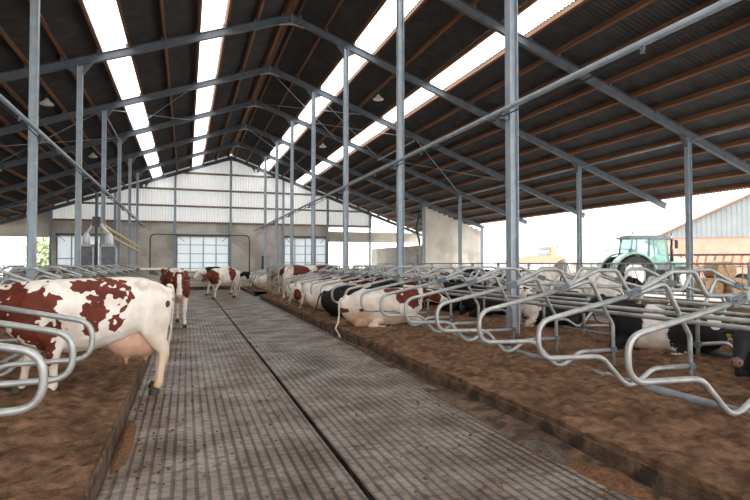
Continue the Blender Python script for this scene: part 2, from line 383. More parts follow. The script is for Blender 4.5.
def mound(name, cx, cy, rx, ry, h, mat, label, cat, base=0.0, seed=1.0, n=26, rough=0.35):
    bm = bmesh.new(); rings = []
    top = bm.verts.new((cx, cy, base + h))
    for i in range(1, 11):
        t = i / 10; ring = []
        for k in range(n):
            a = 2 * PI * k / n; w = 1 + rough * noise.noise(Vector((math.cos(a) * 1.5, math.sin(a) * 1.5, seed)))
            z = h * (math.cos(t * PI) * 0.5 + 0.5) + h * 0.35 * (1 - t) * noise.noise(Vector((math.cos(a) * t * 4, math.sin(a) * t * 4, seed * 2)))
            ring.append(bm.verts.new((cx + rx * t * w * math.cos(a), cy + ry * t * w * math.sin(a), base + max(z, 0.002) if i < 10 else base - 0.02)))
        rings.append(ring)
    for k in range(n): bm.faces.new((top, rings[0][k], rings[0][(k + 1) % n])).smooth = True
    for i in range(9):
        for k in range(n): bm.faces.new((rings[i][k], rings[i + 1][k], rings[i + 1][(k + 1) % n], rings[i][(k + 1) % n])).smooth = True
    bm.faces.new(rings[-1])
    return tag(obj(name, bm, mat), label, cat, kind='stuff')
for i, (x, y, rx, ry, h, s) in enumerate([(-0.42, 3.75, .24, .5, .085, 1.3), (-0.3, 2.9, .3, .5, .07, 2.1), (3.12, 3.4, .17, .55, .07, 4.4), (-0.53, 5.6, .09, .8, .05, 8.1)]):
    mound('bedding_spill', x, y, rx, ry, h, 'bed_pile', ['brown bedding spilled on the alley at the curb corner', 'brown bedding heap spilled nearest the camera', 'brown bedding spilled at foot of stall curb',
          'thin strip of bedding along curb before the hind hoof'][i], 'bedding', seed=s)
mound('manure', 3.08, 4.15, .16, .38, .06, 'manure', 'dark wet manure pat on the alley by the stall curb', 'manure', seed=7.7, n=40, rough=.9)
mound('manure', 3.22, 4.9, .24, 2.6, .075, 'curb', 'long dark brown sludge ridge on the alley along the stall curb', 'manure', seed=12.3, n=90, rough=.8)
mound('manure', 3.24, 9.6, .12, 2.4, .05, 'curb', 'thin dark sludge ridge further along the stall curb', 'manure', seed=15.1, n=90, rough=.8)
# small crumbs of bedding and manure trodden over the rubber floor
bm = bmesh.new(); rnd = random.Random(11)
for i in range(900):
    y = 2.2 + 16 * rnd.random() ** 1.6; x = rnd.uniform(-0.58, 3.25)
    if rnd.random() < .5: x = -0.58 + abs(rnd.gauss(0, .35)) if rnd.random() < .5 else 3.25 - abs(rnd.gauss(0, .3))
    if not (-0.58 < x < 3.25) or 1.2 < x < 1.32: continue
    r = rnd.uniform(.005, .016)
    res = bmesh.ops.create_icosphere(bm, subdivisions=1, radius=1, matrix=Matrix.Translation((x, y, r * .4)) @ Matrix.Diagonal((r * rnd.uniform(.8, 1.6), r * rnd.uniform(.8, 1.8), r * .7, 1)))
tag(obj('bedding_crumbs', bm, 'bed_pile'), 'scattered brown crumbs of bedding on the studded alley floor', 'crumbs', kind='stuff')

# ------------------------------------------------------------------ end wall and side walls
def corrugated_wall(bm, x0, x1, y, ztop, zbot, pitch=0.25, amp=0.03):
    n = max(2, int((x1 - x0) / (pitch / 4))); a = []
    for i in range(n + 1):
        x = x0 + (x1 - x0) * i / n; d = amp * (1 if (i % 4) < 2 else 0)
        a.append((bm.verts.new((x, y - d, zbot)), bm.verts.new((x, y - d, ztop(x)))))
    for i in range(n): bm.faces.new((a[i][0], a[i + 1][0], a[i + 1][1], a[i][1]))
ZC = 5.57
bm = bmesh.new(); corrugated_wall(bm, -11.4, 18.9, YEND + .06, lambda x: roofz(x) - .02, ZC - .15)
struct('wall_end_cladding', bm, 'white_sheet', 'white corrugated cladding filling the upper gable', 'wall')
bm = bmesh.new()
for (x0, x1, z0, z1) in ((-11.4, -11.0, 0, ZC), (-6.3, -0.85, 0, ZC), (3.95, 9.45, 0, ZC), (13.8, 14.1, 0, ZC), (-11.0, -6.3, 4.2, ZC), (-0.85, 3.95, 4.3, ZC), (9.45, 13.8, 4.3, ZC), (14.1, 24.7, 4.0, 5.0)):
    box(bm, (x0, YEND, z0 - .1), (x1, YEND + .2, z1))
struct('wall_end', bm, 'concrete', 'pale concrete lower part of the end wall', 'wall')
bm = bmesh.new()
n = 12
for i in range(n):
    xa = -16.2 + i * 4.8 / n; xb = -16.2 + (i + 1) * 4.8 / n
    box(bm, (xa, YEND, 4.0), (xb, YEND + .2, roofz(xb) + .02))
struct('wall_end_lintel', bm, 'concrete', 'concrete panel above the opening onto the trees', 'wall')
for i, z in enumerate((5.6, 7.17, 8.78, 10.4)):
    xl = max(-11.3, XR - (HR + .2 - z) / SL); xr = min(18.8, XR + (HR + .2 - z) / SL)
    bm = bmesh.new(); box(bm, (xl, YEND - .12, z - .09), (xr, YEND + .02, z + .09))
    tag(obj('wall_girt', bm, 'girt'), 'horizontal brown timber rail across the white gable, %s from the bottom' % ORD[i], 'timber rail', 'timber rails across the gable')
bm = bmesh.new(); box(bm, (-16.55, -12.0, -.12), (-16.35, 55.7, 4.7)); struct('wall_left_added', bm, 'concrete', 'added unseen concrete side wall keeping the closed side dark', 'wall')  # out-of-view wall, added solid to block light and darken this side
# gable wall of the narrow bay and the low side wall
bm = bmesh.new(); n = 12
ya = Y0 + 5 * BAY
for i in range(n):
    xa = 18.92 + i * 5.78 / n; xb = 18.92 + (i + 1) * 5.78 / n
    box(bm, (xa, ya + .25, -.12), (xb, ya + .4, under(xb) - .02))
struct('wall_right', bm, 'concrete', 'concrete panel wall crossing the feed passage up to the roof', 'wall')
bm = bmesh.new(); box(bm, (18.85, ya + .4, -.12), (19.05, YEND, 3.2)); struct('wall_right_low', bm, 'concrete', 'low pale concrete wall below the open strip of sky', 'wall')
bm = bmesh.new(); box(bm, (18.79, 43.0, 1.5), (18.86, 44.3, 2.4)); tag(obj('hatch', bm, 'rust_mark'), 'small black square hatch in the low pale concrete wall', 'hatch')
bm = bmesh.new(); sweep(bm, fillet([(18.6, 42.3, 6.2), (18.6, 42.3, 5.6), (18.6, 42.6, 5.0), (18.6, 42.85, 4.6), (18.95, 42.95, 3.6), (18.95, 42.95, 3.18)], .2), .09); tag(obj('downpipe', bm, 'downpipe'), 'dark green bent downpipe at corner of the concrete wall', 'pipe')

def sectional_door(idx, x0, x1, z1, cols, rows, label):
    t = empty('door_%d' % idx, label, 'door', ((x0 + x1) / 2, YEND, 0)); t['kind'] = 'structure'
    w = x1 - x0
    bm = bmesh.new(); box(bm, (-w / 2, .06, 0), (w / 2, .1, z1)); obj('door_panel', bm, 'door_panel', t)
    bm = bmesh.new()
    for i in range(cols + 1):
        x = -w / 2 + w * i / cols; box(bm, (x - .05, .0, 0), (x + .05, .06, z1))
    for j in range(rows + 1):
        z = z1 * j / rows; box(bm, (-w / 2, .01, z - .04), (w / 2, .055, z + .04))
    obj('door_frame', bm, 'post', t)
    bm = bmesh.new()
    for sg in (-1, 1): beam(bm, (sg * w / 2, -.05, z1 + .05), (sg * w / 2 * .72, -.05, z1 - .55), .05, .05, (0, 1, 0))
    box(bm, (-w / 2 - .1, -.12, z1), (w / 2 + .1, 0, z1 + .16)); obj('door_rail', bm, 'rafter', t)
    return t
sectional_door(1, -0.85, 3.95, 4.3, 4, 5, 'white panelled sectional door below the ridge, with blue-grey frame')
sectional_door(2, 9.45, 13.8, 4.3, 4, 5, 'white panelled sectional door beside the opening to the yard')
sectional_door(3, -11.0, -6.3, 4.2, 4, 2, 'pale double sliding door next to the opening onto the trees')

# ------------------------------------------------------------------ roof
def roof_sheet(idx, side, d0, d1, thick=True):
    step = .177 / 4; n = int((YEND + .6 - YN) / step); bm = bmesh.new(); a = []
    for j in range(n + 1):
        y = YN + j * step; h = .03 * math.cos(2 * PI * y / .177)
        a.append([bm.verts.new((XR + side * d, y, roofz(XR + side * d) + .03 + h)) for d in (d0, d1)])
    for j in range(n): bm.faces.new((a[j][0], a[j][1], a[j + 1][1], a[j + 1][0])).smooth = True
    return bm
DS = {1: [(.12, 2.73), (3.73, 6.33), (7.27, 20.6)], -1: [(.12, 2.73), (3.73, 6.33), (7.27, 20.6)]}
k = 0
for side in (1, -1):
    for (d0, d1) in DS[side]:
        k += 1
        struct('ceiling_%d' % k, roof_sheet(k, side, d0, d1), 'sheet', 'dark corrugated roof sheets, %s strip on the %s slope' % (['upper', 'middle', 'lower'][(k - 1) % 3], 'open-side' if side > 0 else 'closed-side'), 'ceiling')
bm = bmesh.new()
for sg in (-1, 1):
    p = [(XR, roofz(XR) + .1), (XR + sg * .3, roofz(XR + .3) + .09)]
    beam(bm, (XR + sg * .15, YN, p[0][1] - .03), (XR + sg * .15, YEND + .5, p[0][1] - .03), .34, .02, (sg * SL, 0, 1))
struct('ceiling_ridge', bm, 'wood', 'ridge cap running along the top of the roof', 'ceiling')
k = 0
for side in (-1, 1):
    for (d0, d1, nm) in ((6.33, 7.27, 'lower'), (2.73, 3.73, 'upper')):
        k += 1
        bm = bmesh.new(); xa, xb = XR + side * d0, XR + side * d1
        ny = 26
        for j in range(ny):                      # overlapping translucent sheets
            ys, ye = YN + (YEND - .2 - YN) * j / ny, YN + (YEND - .2 - YN) * (j + 1) / ny + .04
            v = [bm.verts.new((x, y, roofz(x) + .035 + (.012 if j % 2 else 0))) for (x, y) in ((xa, ys), (xb, ys), (xb, ye), (xa, ye))]
            bm.faces.new(v)
        w = struct('window_%d' % k, bm, 'skylight', 'bright translucent skylight strip, %s one on the %s slope' % (nm, 'closed-side' if side < 0 else 'open-side'), 'skylight')

DL = [.3, 1.45, 2.70, 3.76, 5.03, 6.30, 7.30, 8.5, 9.65, 10.8, 11.95, 13.1, 14.25, 15.4, 16.55, 17.7, 18.85, 20.0]
for side in (-1, 1):
    for i, d in enumerate(DL):
        x = XR + side * d; z = under(x) + (RD + PH / 2) / COS
        bm = bmesh.new(); beam(bm, (x, YN, z), (x, YEND - .05, z), .10, PH, (side * SL, 0, 1))
        tag(obj('roof_purlin', bm, 'wood'), 'brown timber purlin on the %s roof slope, %s down from the ridge' % ('closed-side' if side < 0 else 'open-side', ORD[i]), 'purlin', 'timber purlins under the %s roof slope' % ('closed-side' if side < 0 else 'open-side'))

bm = bmesh.new(); box(bm, (-.05, -.09, 0), (.05, .09, .17)); CLEAT = mesh_of(bm, 'purlin_cleat', 'rafter')
for i in range(-1, 8):
    y = Y0 + i * BAY
    if i == 7: y = YEND - .25
    for side, xe in ((-1, XW), (1, XE)):
        nm = ORD[i + 1]; sn = 'closed-side' if side < 0 else 'open-side'
        t = empty('steel_rafter', 'grey steel rafter of the %s roof slope, %s frame from the camera' % (sn, nm), 'rafter', (0, y, 0), 0, 'steel rafters')
        bm = bmesh.new(); zr = RD / 2 / COS
        ibeam(bm, (XR, 0, under(XR) + zr), (xe, 0, under(xe) + zr), RD, .16, (-side * SL * -1, 0, 1)); obj('beam', bm, 'rafter', t)
        posts = [XI, XO] if side > 0 else [XL]
        for xp in posts:
            for sg in (-1, 1):
                if xp == XO and sg > 0: continue
                bm = bmesh.new(); xq = xp + sg * .45
                v = [(xp + sg * .1, under(xp) + .06), (xp + sg * .1, under(xp) - .34), (xq, under(xq) + .02)]
                vs = [[bm.verts.new((a, yy, b_)) for (a, b_) in v] for yy in (-.01, .01)]
                bm.faces.new(vs[0]); bm.faces.new(vs[1][::-1])
                for q in range(3): bm.faces.new((vs[0][q], vs[1][q], vs[1][(q + 1) % 3], vs[0][(q + 1) % 3]))
                beam(bm, (v[1][0], 0, v[1][1]), (v[2][0], 0, v[2][1]), .14, .014, (0, 0, 1)); obj('haunch', bm, 'rafter', t)
        for d in DL:                                 # cleats that hold the purlins
            x = XR + side * (d + .07); obj('purlin_cleat', CLEAT, None, t, (x, 0, under(x) + RD - .01))
        if side > 0:
            bm = bmesh.new(); box(bm, (XR - .02, -.09, under(XR) - .12), (XR + .02, .09, under(XR) + RD + .02))
            for sg in (-1, 1): beam(bm, (XR, 0, under(XR) - .1), (XR + sg * .55, 0, under(XR + .55)), .14, .014); beam(bm, (XR, 0, under(XR) - .03), (XR + sg * .3, 0, under(XR) - .07), .012, .12)
            obj('ridge_plate', bm, 'galv', t)

# posts
def steel_post(x, y, top, mat, label, group, base=0.0, w=.19):
    t = empty('steel_post', label, 'post', (x, y, base), 0, group)
    bm = bmesh.new(); ibeam(bm, (0, 0, 0), (0, 0, top - base), w, w, (1, 0, 0), .015, .011); obj('shaft', bm, mat, t)
    bm = bmesh.new(); box(bm, (-.17, -.17, 0), (.17, .17, .02))
    for a in (-.13, .13):
        for b_ in (-.13, .13): cyl(bm, (a, b_, .0), (a, b_, .045), .014, 6)
    obj('base_plate', bm, mat, t); return t
for i in range(0, 7):
    y = Y0 + i * BAY; b_ = .14 if i < 3 else 0
    steel_post(XI, y, under(XI) + .02, 'post', 'tall galvanised steel post among the open-side stalls, %s from the camera' % ORD[i], 'galvanised posts between the stalls', b_, .2)
for i in range(1, 7):
    y = Y0 + i * BAY
    steel_post(XL, y, under(XL) + .02, 'post', 'tall steel post among the stalls behind the standing red pied cow, %s from the camera' % ORD[i - 1], 'posts of the closed-side stall row', .14 if i < 3 else 0)
for i in range(1, 6):
    y = Y0 + i * BAY
    steel_post(XO, y, under(XO) + .02, 'post', 'steel post along the feed passage at the open side, %s from the camera' % ORD[i - 1], 'posts along the feed passage', .02, .19)
steel_post(XE - .3, ya - .15, under(XE - .3) + .02, 'post', 'steel post at the eave end of the concrete cross wall', None, .02, .19)
for i, x in enumerate((-11.45, -6.25, -1.05, 4.1, 9.3, 13.95, 18.6)):
    steel_post(x, YEND - .2, under(x) + .02, 'post', 'light blue-grey steel post standing against the end wall, %s counting from the tree opening' % ORD[i], 'posts against the end wall', 0, .2)

# thin roof bracing
def brace(pts, label, r=.022, name='brace_rod'):
    bm = bmesh.new(); sweep(bm, pts, r, 6); return tag(obj(name, bm, 'post'), label, 'brace', 'thin steel braces under the roof')
def rp(x, i, dz=.08): return (x, Y0 + i * BAY, under(x) + dz)
BR = [(XR - 4.0, 3, XL, 4), (XL, 3, XR - 4.0, 4), (XL, 3, -11, 4), (-11, 3, XL, 4), (XR, 3, XI + 3, 4), (XI + 3, 3, XR, 4), (XI, 3, XI + 6, 4), (XI + 6, 3, XI, 4), (XI + 6, 3, XO, 4), (XO, 3, XI + 6, 4), (-11, 3, -16, 4), (XL, 5, XL - 6, 6), (XR, 5, XI + 4, 6)]
for i, (xa, ia, xb, ib) in enumerate(BR):
    brace([rp(xa, ia), rp(xb, ib)], 'thin diagonal brace rod under the roof, %s brace counted along the bracing bays' % ORD[i])
for i, (x, ia) in enumerate([(XO, 0), (XO, 1), (XO, 2), (XO, 3), (XO, 4), (XI + 6, 3), (XL - 6, 3), (XL, 3)]):
    brace([(x, Y0 + ia * BAY, under(x) - .1), (x, Y0 + (ia + 1) * BAY, under(x) - .1)], 'horizontal steel tie tube between two frames, %s counted along the roof' % ORD[i], .035, 'tie_tube')

# hanging lamps
for (x, y, lb) in ((9.2, 26, 'nearer'), (9.2, 38, 'farther'), (-5.6, 26, 'nearer'), (-5.6, 38, 'farther')):
    z = under(x) + .1
    t = empty('hanging_lamp', 'white lamp hanging under the roof, %s one on the %s slope' % (lb, 'open-side' if x > 0 else 'closed-side'), 'lamp', (x, y, z), 0, 'lamps under the roof')
    bm = bmesh.new(); sweep(bm, [(0, 0, .5), (0, 0, .0)], .012, 6); obj('hanger', bm, 'rafter', t)
    bm = bmesh.new(); sweep(bm, [(0, 0, .06), (0, 0, -.02), (0, 0, -.16), (0, 0, -.2)], [.06, .1, .26, .27], 18); obj('lamp_shade', bm, 'lamp', t)
    bm = bmesh.new(); ellipsoid(bm, (0, 0, -.2), (.2, .2, .05), 14); obj('diffuser', bm, 'white', t)

# long horizontal pipes carried by the posts
for side, x, z, y0, lb in ((1, XI - .22, 4.92, 1.5, 'open-side'), (-1, XL + .22, 5.05, 1.0, 'closed-side')):
    t = empty('overhead_pipe', 'long galvanised overhead pipe clipped to the tall %s stall posts' % lb, 'pipe', (x, 0, z), 0, 'overhead pipes')
    bm = bmesh.new(); sweep(bm, [(0, y0, 0), (0, 20, 0), (0, 40, 0), (0, 54.6, 0)], .055, 10); obj('tube', bm, 'post', t)
    bm = bmesh.new(); pts = []
    for j in range(0, 54): pts.append((side * .02, y0 + j, -.13 - .02 * math.sin(j * 1.3)))
    sweep(bm, pts, .014, 6); obj('cable', bm, 'black', t)
    for j in range(0, 26):
        if j % 2: continue
        bm = bmesh.new(); box(bm, (-.02, 2.2 + j * 2 - .03, -.16), (.02, 2.2 + j * 2 + .03, .06)); obj('clip', bm, 'rafter', t)
    for i in range(0, 7):
        y = Y0 + i * BAY; bm = bmesh.new()
        box(bm, (-.03 if side > 0 else -.14, y - .03, -.12), (.14 if side > 0 else .03, y + .03, -.05))
        cyl(bm, (-side * .02, y - .17, -.2), (-side * .02, y + .02, -.2), .05, 10); cyl(bm, (-side * .16, y - .1, -.2), (side * .06, y - .1, -.2), .03, 8)
        obj('bracket', bm, 'rafter', t)
bm = bmesh.new(); sweep(bm, fillet([(-3.2, 54.9, .0), (-3.2, 54.9, 4.4), (5.9, 54.9, 4.4), (5.9, 54.9, 0)], .5), .06, 8)
tag(obj('pipe_portal', bm, 'rafter'), 'tall grey tube portal in front of the white door below the ridge', 'pipe')

# ------------------------------------------------------------------ cubicle dividers
def tube_mesh(name, pts, rad, r, seg=10):
    bm = bmesh.new(); sweep(bm, fillet([(p[0], 0, p[1]) for p in pts], rad, 7), r, seg); return mesh_of(bm, name, 'galv')
CEN = 2.99
loop_pts = [(2.17, .42), (1.58, .42), (1.22, .20), (.82, .61), (-.03, .63), (-.03, 1.03), (1.34, 1.32)]
leg_pts = [(1.22, 1.27), (1.78, 1.44), (2.06, .95), (2.17, .78), (2.17, .14)]
bar_pts = [(1.18, 1.325), (1.42, 1.375), (1.90, 1.575), (2.25, 1.575), (2.45, 1.27), (CEN, 1.27)]
def mir(pts): return [(2 * CEN - p[0], p[1]) for p in pts]
loop_a = tube_mesh('rear_loop', loop_pts, [0, .3, .22, .25, .2, .2, 0], .03); loop_b = tube_mesh('rear_loop_far', mir(loop_pts), [0, .3, .22, .25, .2, .2, 0], .03)
leg_a = tube_mesh('leg', leg_pts, [0, .12, .4, .2, 0], .03); leg_b = tube_mesh('leg_far', mir(leg_pts), [0, .12, .4, .2, 0], .03)
bar = tube_mesh('top_bar', bar_pts + mir(bar_pts)[::-1][1:], [0, .2, .13, .12, .12, 0, .12, .12, .13, .2, 0], .03)
def clamp_mesh(cx, cz, w, h, ang):
    bm = bmesh.new(); box(bm, (-w / 2, -.036, -h / 2), (w / 2, .036, h / 2))
    for sx in (-.3, .3): cyl(bm, (sx * w, -.06, 0), (sx * w, .06, 0), .012, 6)
    bmesh.ops.bevel(bm, geom=[e for e in bm.edges if e.calc_length() > .08], offset=.006, segments=1, affect='EDGES')
    bm.transform(Matrix.Translation((cx, 0, cz)) @ Matrix.Rotation(-ang, 4, 'Y')); return mesh_of(bm, 'clamp', 'rafter')
cl = [clamp_mesh(1.29, 1.335, .2, .075, .25), clamp_mesh(2.17, .42, .09, .09, 0)]
cl += [clamp_mesh(2 * CEN - 1.29, 1.335, .2, .075, -.25), clamp_mesh(2 * CEN - 2.17, .42, .09, .09, 0)]
def make_divider():
    t = empty('cubicle_divider', '', 'stall divider')
    for nm, me in (('rear_loop', loop_a), ('rear_loop', loop_b), ('leg', leg_a), ('leg', leg_b), ('top_bar', bar)): obj(nm, me, None, t)
    for me in cl: obj('clamp', me, None, t)
    return t
proto = None
rows = []
for k in range(-1, 17): rows.append((3.69, 3.79 + 1.28 * k, 0, 'galvanised tube stall divider in the open-side stall row, %s from the camera' % ORD[k + 1], 'dividers of the open-side stall row'))
ly = [4.52, 5.60, 6.68, 8.1] + [8.1 + 2.24 * j for j in range(1, 9)]
for k, y in enumerate(ly): rows.append((-1.0, y, PI, 'galvanised tube stall divider in the closed-side stall row, %s from the camera' % ORD[k], 'dividers of the closed-side stall row'))
for k in range(5): rows.append((3.69, 30.0 + 1.28 * k, 0, 'galvanised divider past the cross passage, open side, %s from the passage' % ORD[k], 'open-side dividers past the cross passage'))
for k in range(5): rows.append((-1.0, 30.0 + 1.28 * k, PI, 'galvanised divider past the low wall, closed side, %s from the passage' % ORD[k], 'closed-side dividers past the low wall'))
for (x, y, rz, lb, gr) in rows:
    if proto is None: proto = make_divider(); t = proto
    else: t = copy_tree(proto)
    t.location = (x, y, 0.0); t.rotation_euler = (0, 0, rz); t['label'] = lb; t['group'] = gr
# rails that tie the dividers together, and the brisket tubes on the bed
for (x, z, y0, y1, lb) in ((5.80, 1.045, 1.5, 25.2, 'upper of two galvanised rails on the near legs of the open-side dividers'), (5.92, .95, 1.5, 25.2, 'lower of two galvanised rails on the near legs of the open-side dividers'),
                           (7.56, 1.045, 1.5, 25.2, 'upper galvanised rail on the far legs of the open-side dividers'), (7.44, .95, 1.5, 25.2, 'lower galvanised rail on the far legs of the open-side dividers'),
                           (-3.10, 1.045, 3.5, 25.2, 'galvanised rail on the alley side legs of the closed-side dividers'), (-4.87, 1.045, 3.5, 25.2, 'galvanised rail on the wall side legs of the closed-side dividers')):
    bm = bmesh.new(); sweep(bm, [(x, y0, z), (x, (y0 + y1) / 2, z), (x, y1, z)], .03, 10); tag(obj('stall_rail', bm, 'galv'), lb, 'rail', 'rails along the stalls')
for (x, lb) in ((5.2, 'dark grey brisket pipe lying on the bedding on the alley side of the open-side stalls'), (8.16, 'dark grey brisket pipe on the bedding on the feed side of the open-side stalls'), (-2.55, 'dark grey brisket pipe on the bedding of the closed-side stalls')):
    t = empty('brisket_pipe', lb, 'pipe', (x, 0, .195), 0, 'brisket pipes on the bedding')
    bm = bmesh.new(); sweep(bm, [(0, 1.6, 0), (0, 13, 0), (0, 25.2, 0)], .052, 10); obj('tube', bm, 'plastic_grey', t)
    for j in range(10):
        bm = bmesh.new(); box(bm, (-.03, 3.4 + j * 2.3, -.12), (.03, 3.46 + j * 2.3, .06)); obj('anchor', bm, 'galv', t)

# feed fences
def feed_fence(x, y0, y1, wall_h, top, label, bars=.42, group=None):
    t = empty('feed_fence', label, 'fence', (x, 0, 0), 0)
    bm = bmesh.new(); box(bm, (-.1, y0, -.1), (.12, y1, wall_h)); obj('feed_wall', bm, 'brown_wall', t)
    for z in (top, wall_h + .12, wall_h + .06 + (top - wall_h) * .36):
        if z == top or z == wall_h + .12: bm = bmesh.new(); sweep(bm, [(0, y0, z), (0, y1, z)], .03, 8); obj('rail', bm, 'galv', t)
    n = int((y1 - y0) / 2.4)
    for j in range(n + 1):
        y = y0 + (y1 - y0) * j / n; bm = bmesh.new(); beam(bm, (0, y, wall_h), (0, y, top + .04), .08, .08, (1, 0, 0)); obj('fence_post', bm, 'post', t)
    nb = min(95, int((y1 - y0) / bars))
    for j in range(nb):
        y = y0 + .2 + (y1 - y0 - .4) * j / nb; bm = bmesh.new()
        if j % 2 == 0: sweep(bm, [(0, y, wall_h + .1), (0, y, top)], .017, 6)
        else: sweep(bm, fillet([(0, y - .22, wall_h + .1), (.03, y - .1, wall_h + .55), (.03, y + .16, top)], .1), .017, 6)
        obj('headlock_bar', bm, 'galv', t)
    return t
feed_fence(14.3, 3.0, 40.5, .58, 1.66, 'galvanised headlock feed fence on a manure stained low wall facing the tractor')
feed_fence(-11.6, 14.0, 50.0, .5, 1.5, 'dark feed fence along the closed side near the tree opening', .6)

# low concrete partitions at the cross passage
bm = bmesh.new(); box(bm, (3.62, 25.95, -.1), (9.6, 26.15, 1.42)); tag(obj('partition', bm, 'dirty_concrete'), 'grey concrete partition closing the open-side stalls, behind the standing cow', 'partition')
bm = bmesh.new(); box(bm, (-6.9, 26.6, -.1), (-1.0, 26.8, 1.36)); tag(obj('partition', bm, 'dirty_concrete'), 'low beige concrete partition behind the red cow facing the camera', 'partition')
t = empty('passage_gate', 'galvanised low gate closing the end of the alley', 'gate', (1.3, 36.1, 0))
for j in range(5):
    bm = bmesh.new(); sweep(bm, [(-1.9, 0, .35 + j * .25), (1.9, 0, .35 + j * .25)], .022, 6); obj('gate_bar', bm, 'galv', t)
for x in (-1.9, 0, 1.9):
    bm = bmesh.new(); sweep(bm, [(x, 0, 0.02), (x, 0, 1.4)], .035, 8); obj('gate_post', bm, 'galv', t)
bm = bmesh.new(); box(bm, (-1.0, 36.4, -.1), (3.4, 36.55, 1.2)); tag(obj('low_wall', bm, 'concrete'), 'low pale concrete wall behind the gate at the alley end', 'wall')
# dark stand by the end wall
bm = bmesh.new(); box(bm, (7.1, 54.6, 0), (7.5, 54.9, 2.4)); box(bm, (7.0, 54.5, 1.2), (7.6, 54.9, 1.3)); tag(obj('control_box', bm, 'rust_mark'), 'tall dark cabinet standing against the concrete end wall', 'cabinet')

# concentrate feeder with twin auger tubes
t = empty('feed_station', 'twin grey feeding cabinets fed by yellow tubes behind the standing cow', 'feeding station', (-4.0, 28.4, 0))
for sx in (-.42, .55):
    bm = bmesh.new()
    box(bm, (sx - .32, -.25, .3), (sx + .32, .3, 2.5)); obj('cabinet', bm, 'plastic_grey', t)
    bm = bmesh.new()
    for q in (-.34, .34): box(bm, (sx + q - .04, -.34, 0), (sx + q + .04, -.26, 2.55))
    box(bm, (sx - .38, -.34, 2.45), (sx + .38, -.26, 2.55)); obj('cabinet_frame', bm, 'galv', t)
    bm = bmesh.new(); sweep(bm, [(sx, 0, 2.5), (sx, 0, 3.0), (sx, 0, 3.1)], [.17, .15, .06], 12); obj('hopper', bm, 'white', t)
    bm = bmesh.new(); sweep(bm, [(sx, 0, 3.05), (sx * .3, 0, 3.5)], .07, 8); obj('drop_hose', bm, 'white', t)
bm = bmesh.new(); box(bm, (-.16, -.16, 3.4), (.16, .16, 3.85)); obj('distributor', bm, 'rust_mark', t)
for (z0, z1, dx) in ((3.55, 2.85, .15), (3.15, 2.45, .25)):
    bm = bmesh.new(); sweep(bm, [(dx, .1, z0), (.55, 21.6, z1)], .065, 8); obj('auger_tube', bm, 'yellow', t)
bm = bmesh.new(); sweep(bm, [(0, 0, 0), (0, 0, 5.0)], .07, 8); obj('mast', bm, 'rafter', t)

# ------------------------------------------------------------------ cows
def remeshed(bm, voxel, smooth=4):
    me = bpy.data.meshes.new('tmp'); bm.to_mesh(me); bm.free()
    o = bpy.data.objects.new('tmp', me); C.objects.link(o)
    m = o.modifiers.new('r', 'REMESH'); m.mode = 'VOXEL'; m.voxel_size = voxel; m.use_smooth_shade = True
    s_ = o.modifiers.new('s', 'SMOOTH'); s_.factor = .5; s_.iterations = smooth
    dg = bpy.context.evaluated_depsgraph_get(); out = bpy.data.meshes.new_from_object(o.evaluated_get(dg))
    bpy.data.objects.remove(o); bpy.data.meshes.remove(me)
    for p in out.polygons: p.use_smooth = True
    return out

def head_frame(P, H):
    P, H = Vector(P), Vector(H).normalized(); sd = Vector((0, 0, 1)).cross(H).normalized(); u = H.cross(sd).normalized()
    return P, H, sd, u

